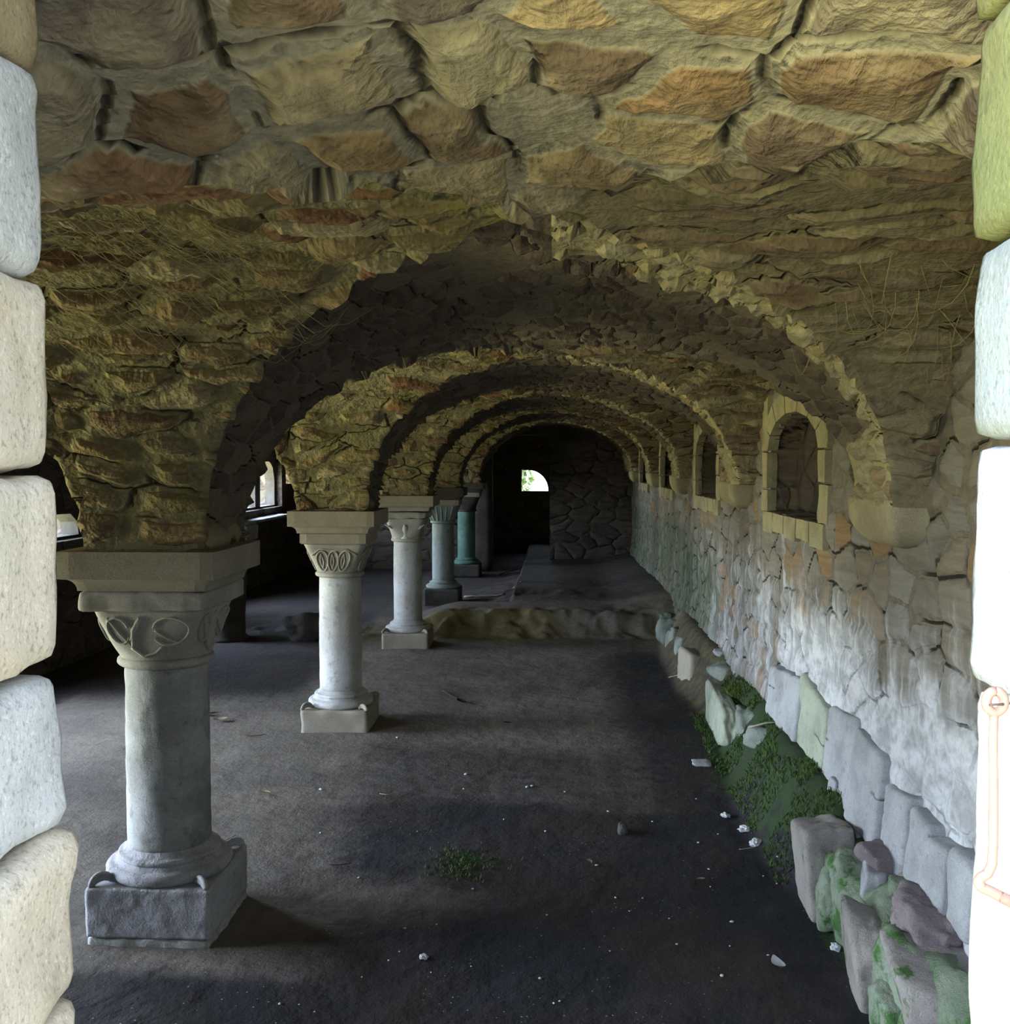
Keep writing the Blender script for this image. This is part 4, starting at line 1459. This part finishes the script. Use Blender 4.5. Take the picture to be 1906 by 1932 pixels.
stick('twig', [(620, 1634), (645, 1635), (662, 1632)], 0.004, M_TWIG, 'short dark twig on the bare patch right of the nearest column base')
stick('twig', [(717, 1500), (730, 1502), (743, 1500)], 0.003, M_STICK, 'thin pale bent twig on the middle of the floor')
stick('twig', [(462, 1388), (478, 1391), (500, 1388)], 0.006, M_TWIG, 'dark twig on the floor left of the second column base')
stick('twig', [(1395, 1606), (1412, 1604), (1425, 1602)], 0.003, M_STICK, 'thin twig under the crumpled white ball')
stick('twig', [(1262, 1280), (1275, 1277), (1288, 1274)], 0.006, M_STICK, 'pale twig left of the cut block at the bank edge')
stick('twig', [(835, 1305), (860, 1318), (885, 1330), (912, 1336)], 0.007, M_TWIG, 'long dark twig on the floor beyond the second column')
stick('twig', [(1345, 1462), (1370, 1447), (1392, 1428)], 0.004, M_TWIG, 'thin dark twig running from the flat stone to the bank')
stick('branch', [(877, 1128), (915, 1127), (948, 1124), (968, 1112), (984, 1099)], 0.016, M_STICK, 'long curved pale branch lying beside the fourth column', 0.02, None)
stick('twig', [(944, 1086), (962, 1079), (985, 1074)], 0.014, M_TWIG, 'dark stick on the broken ground before the far opening', 0.02)
stick('twig', [(416, 1598), (430, 1590), (444, 1582)], 0.004, M_STICK, 'pale rootlet curling on the floor behind the nearest column base', 0.02)
X_, Y_, Z_ = on_floor(935, 1168)
v, f = tube_vf([(X_, Y_, Z_ + 0.02), (X_ + 0.05, Y_ - 0.02, Z_ + 0.03), (X_ + 0.12, Y_ - 0.04, Z_ + 0.02)], 0.022, 7, 0.012)
tag(mesh('white_fragment', v, f, M_PEB), 'white fragment like a bone on the earth step', 'fragment')
# stick resting on the mossy rock of the bank
a, b = at(1412, 1373, Z=0.38), at(1478, 1362, Z=0.44)
v, f = tube_vf([tuple(a), tuple((a + b) / 2 + np.array([0, 0, 0.012])), tuple(b)], 0.007, 7, 0.005)
tag(mesh('pale_stick', v, f, M_STICK), 'straight pale stick lying across the mossy rock in the bank', 'stick')

# ================================================================== IRON LATCH HOOK on the right jamb
YH = 0.845
o0 = at(1875, 1325, Y=YH)
e = empty('latch_hook', tuple(o0), 'long rusty iron latch hook hanging on the right entrance jamb', 'hook')
loc = lambda px, py, Y=YH: tuple(at(px, py, Y=Y) - o0)
pts = []
for q in range(17):
    a = 2 * pi * q / 16 + pi / 2
    pts.append(loc(1878 + 17 * cos(a), 1324 - 20 * sin(a)))
m = MB()
m.add(*tube_vf(pts, 0.0042, 10))
m.build('eye_ring', M_IRON, e)
pts = [loc(1876, 1346), loc(1874, 1400), loc(1875, 1500), loc(1874, 1600), loc(1872, 1630), loc(1864, 1648), loc(1852, 1655), loc(1846, 1664), loc(1852, 1674), loc(1872, 1683), loc(1892, 1694), loc(1915, 1704, 0.83), loc(1945, 1712, 0.80)]
fine = []
for i in range(len(pts) - 1):
    for q in range(4):
        f_ = q / 4
        fine.append(tuple(pts[i][j] * (1 - f_) + pts[i + 1][j] * f_ for j in range(3)))
fine.append(pts[-1])
mesh('bar', *tube_vf(fine, 0.0036, 10, 0.0052), M_IRON, e)
mesh('pin', *tube_vf([loc(1868, 1330, 0.835), loc(1890, 1329, 0.84), loc(1925, 1324, 0.86), loc(1960, 1320, 0.88)], 0.0012, 6), M_PIN, e)
mesh('staple', *tube_vf([loc(1846, 1668, 0.85), loc(1850, 1676, 0.86), loc(1852, 1680, 0.90)], 0.002, 6), M_PIN, e)

# ================================================================== ROOTS, MOSS, PLANTS (uncountable)


def vault_z(x, y, lo=2.8):
    v_ = (y - lo) / 1.55
    u_ = (x + 0.05) / 1.5
    zs = ZS_R if x > -0.05 else ZS_L
    if abs(u_) >= 1:
        mm_ = abs(v_)
    else:
        mm_ = min(abs(u_), abs(v_))
    return zs + (ZC - zs) * float(S(mm_))


def strands(name, n, xr, yr, dirn, mt, lab, r=0.0013, off=0.05, L=(0.15, 0.45)):
    m = MB()
    for _ in range(n):
        x = random.uniform(*xr)
        y = random.uniform(*yr)
        a = dirn + random.gauss(0, 0.35)
        ln = random.uniform(*L)
        bend = random.uniform(-0.8, 0.8)
        pts = []
        d0 = off + random.uniform(0, 0.03)
        for q in range(6):
            f_ = q / 5
            xx = x + ln * f_ * cos(a + bend * f_)
            yy = min(y + ln * f_ * sin(a + bend * f_), 4.3)
            pts.append((xx, yy, vault_z(xx, yy) - d0 * (0.6 + 1.1 * sin(pi * f_))))
        m.add(*tube_vf(pts, r, 3, r * 0.5))
    return tag(m.build(name, mt), lab, 'roots', kind='stuff')


strands('dry_roots', 240, (-1.95, -0.95), (2.5, 3.8), 0.55, M_DRY, 'mat of fine dry golden roots hanging on the left vault cell')
strands('fine_roots', 40, (0.95, 1.5), (3.2, 4.2), 1.0, M_DRY, 'thin tangle of dry rootlets beside the right entrance jamb')


def tufts(name, n, sampler, mt, lab, h=(0.012, 0.03), w=0.004):
    V, Fq = [], []
    for _ in range(n):
        p = sampler()
        if p is None:
            continue
        x, y, z = p
        a = random.uniform(0, 2 * pi)
        hh = random.uniform(*h)
        dx_, dy_ = cos(a) * w, sin(a) * w
        lx, ly = random.gauss(0, 0.5) * hh, random.gauss(0, 0.5) * hh
        b = len(V)
        V += [(x - dx_, y - dy_, z - 0.004), (x + dx_, y + dy_, z - 0.004), (x + lx + dx_ * 0.3, y + ly + dy_ * 0.3, z + hh), (x + lx - dx_ * 0.3, y + ly - dy_ * 0.3, z + hh)]
        Fq.append((b, b + 1, b + 2, b + 3))
    return tag(mesh(name, np.array(V), Fq, mt), lab, 'moss', kind='stuff')


def s_bank():
    x, y = random.uniform(1.15, 1.55), random.uniform(5.1, 8.6)
    if float(vnoise(np.array([[x, y, 0]]), 4.5, 61)[0]) < -0.05:
        return None
    return x, y, fz(x, y)


tufts('bank_moss', 9000, s_bank, M_MOSS, 'dark green moss growing on the bank below the right wall', (0.008, 0.026), 0.005)


def s_spot(px, py, Z, r):
    c_ = at(px, py, Z=Z)

    def f_():
        a, q_ = random.uniform(0, 2 * pi), r * sqrt(random.random())
        return c_[0] + q_ * cos(a), c_[1] + 1.6 * q_ * sin(a), c_[2] + 0.02 * (1 - q_ / r)
    return f_


M_BRIGHT = simple('bright_moss', (0.10, 0.16, 0.03))
tufts('moss_cushion', 1500, s_spot(1400, 1308, 0.32, 0.13), M_BRIGHT, 'bright green moss cushion behind the long pale slab', (0.015, 0.05), 0.006)
tufts('moss_cushion', 1200, s_spot(1695, 1580, 0.42, 0.09), M_MOSS, 'dark moss cushion between ledge and white slab', (0.01, 0.03), 0.005)


def s_grass():
    X_, Y_, Z_ = GR
    return X_ + random.gauss(0, 0.10), Y_ + random.gauss(0, 0.12), Z_


GR = on_floor(865, 1632)
tufts('grass_patch', 420, s_grass, M_MOSS, 'small green tuft of seedlings in the middle of the floor', (0.006, 0.018), 0.004)

m = MB()
c_ = at(1207, 1092, X=1.52)
for k in range(26):
    v, f = leaf_vf(random.uniform(0.10, 0.2), 0.04, 0.05, 4)
    a, b = random.uniform(0, 2 * pi), random.uniform(-0.3, 1.2)
    R_ = Matrix.Rotation(a, 3, 'Z') @ Matrix.Rotation(b, 3, 'X')
    v = np.array([R_ @ Vector(q_) for q_ in v]) + c_ + np.array([-0.05, random.uniform(-0.5, 0.3), random.uniform(-0.08, 0.14)])
    m.add(v, f)
tag(m.build('wall_fern', M_MOSSROCK), 'small pale leafy plant growing at the far foot of the right wall', 'plant')


def shrub(x, y, h, lab, n=900, r=1.3):
    e_ = empty('shrub', (x, y, 0), lab, 'shrub', 'shrubs outside the left windows')
    m = MB()
    for k in range(5):
        a = random.uniform(0, 6.28)
        m.add(*tube_vf([(0, 0, 0), (0.2 * cos(a), 0.2 * sin(a), h * 0.4), (0.6 * r * cos(a), 0.6 * r * sin(a), h * 0.85)], 0.05, 6, 0.015))
    m.build('stems', M_BARK, e_)
    V, Fq = [], []
    for _ in range(n):
        p = np.random.RandomState(_ + int(h * 100)).normal(0, 1, 3)
        p = p / np.linalg.norm(p) * random.random() ** 0.4
        c0 = np.array([p[0] * r, p[1] * r, h * 0.6 + p[2] * h * 0.45])
        d1, d2 = np.random.normal(0, 0.06, 3), np.random.normal(0, 0.06, 3)
        b = len(V)
        V += [c0 - d1, c0 - d2 * 0.6, c0 + d1, c0 + d2 * 0.6]
        Fq.append((b, b + 1, b + 2, b + 3))
    mesh('foliage', np.array(V), Fq, M_FOL, e_)


shrub(-8.3, 26.5, 2.6, 'leafy shrub outside, seen through the far two-light window')
shrub(-1.2, 29.5, 2.4, 'shrub outside the small far end window, at its left edge', 500, 0.6)
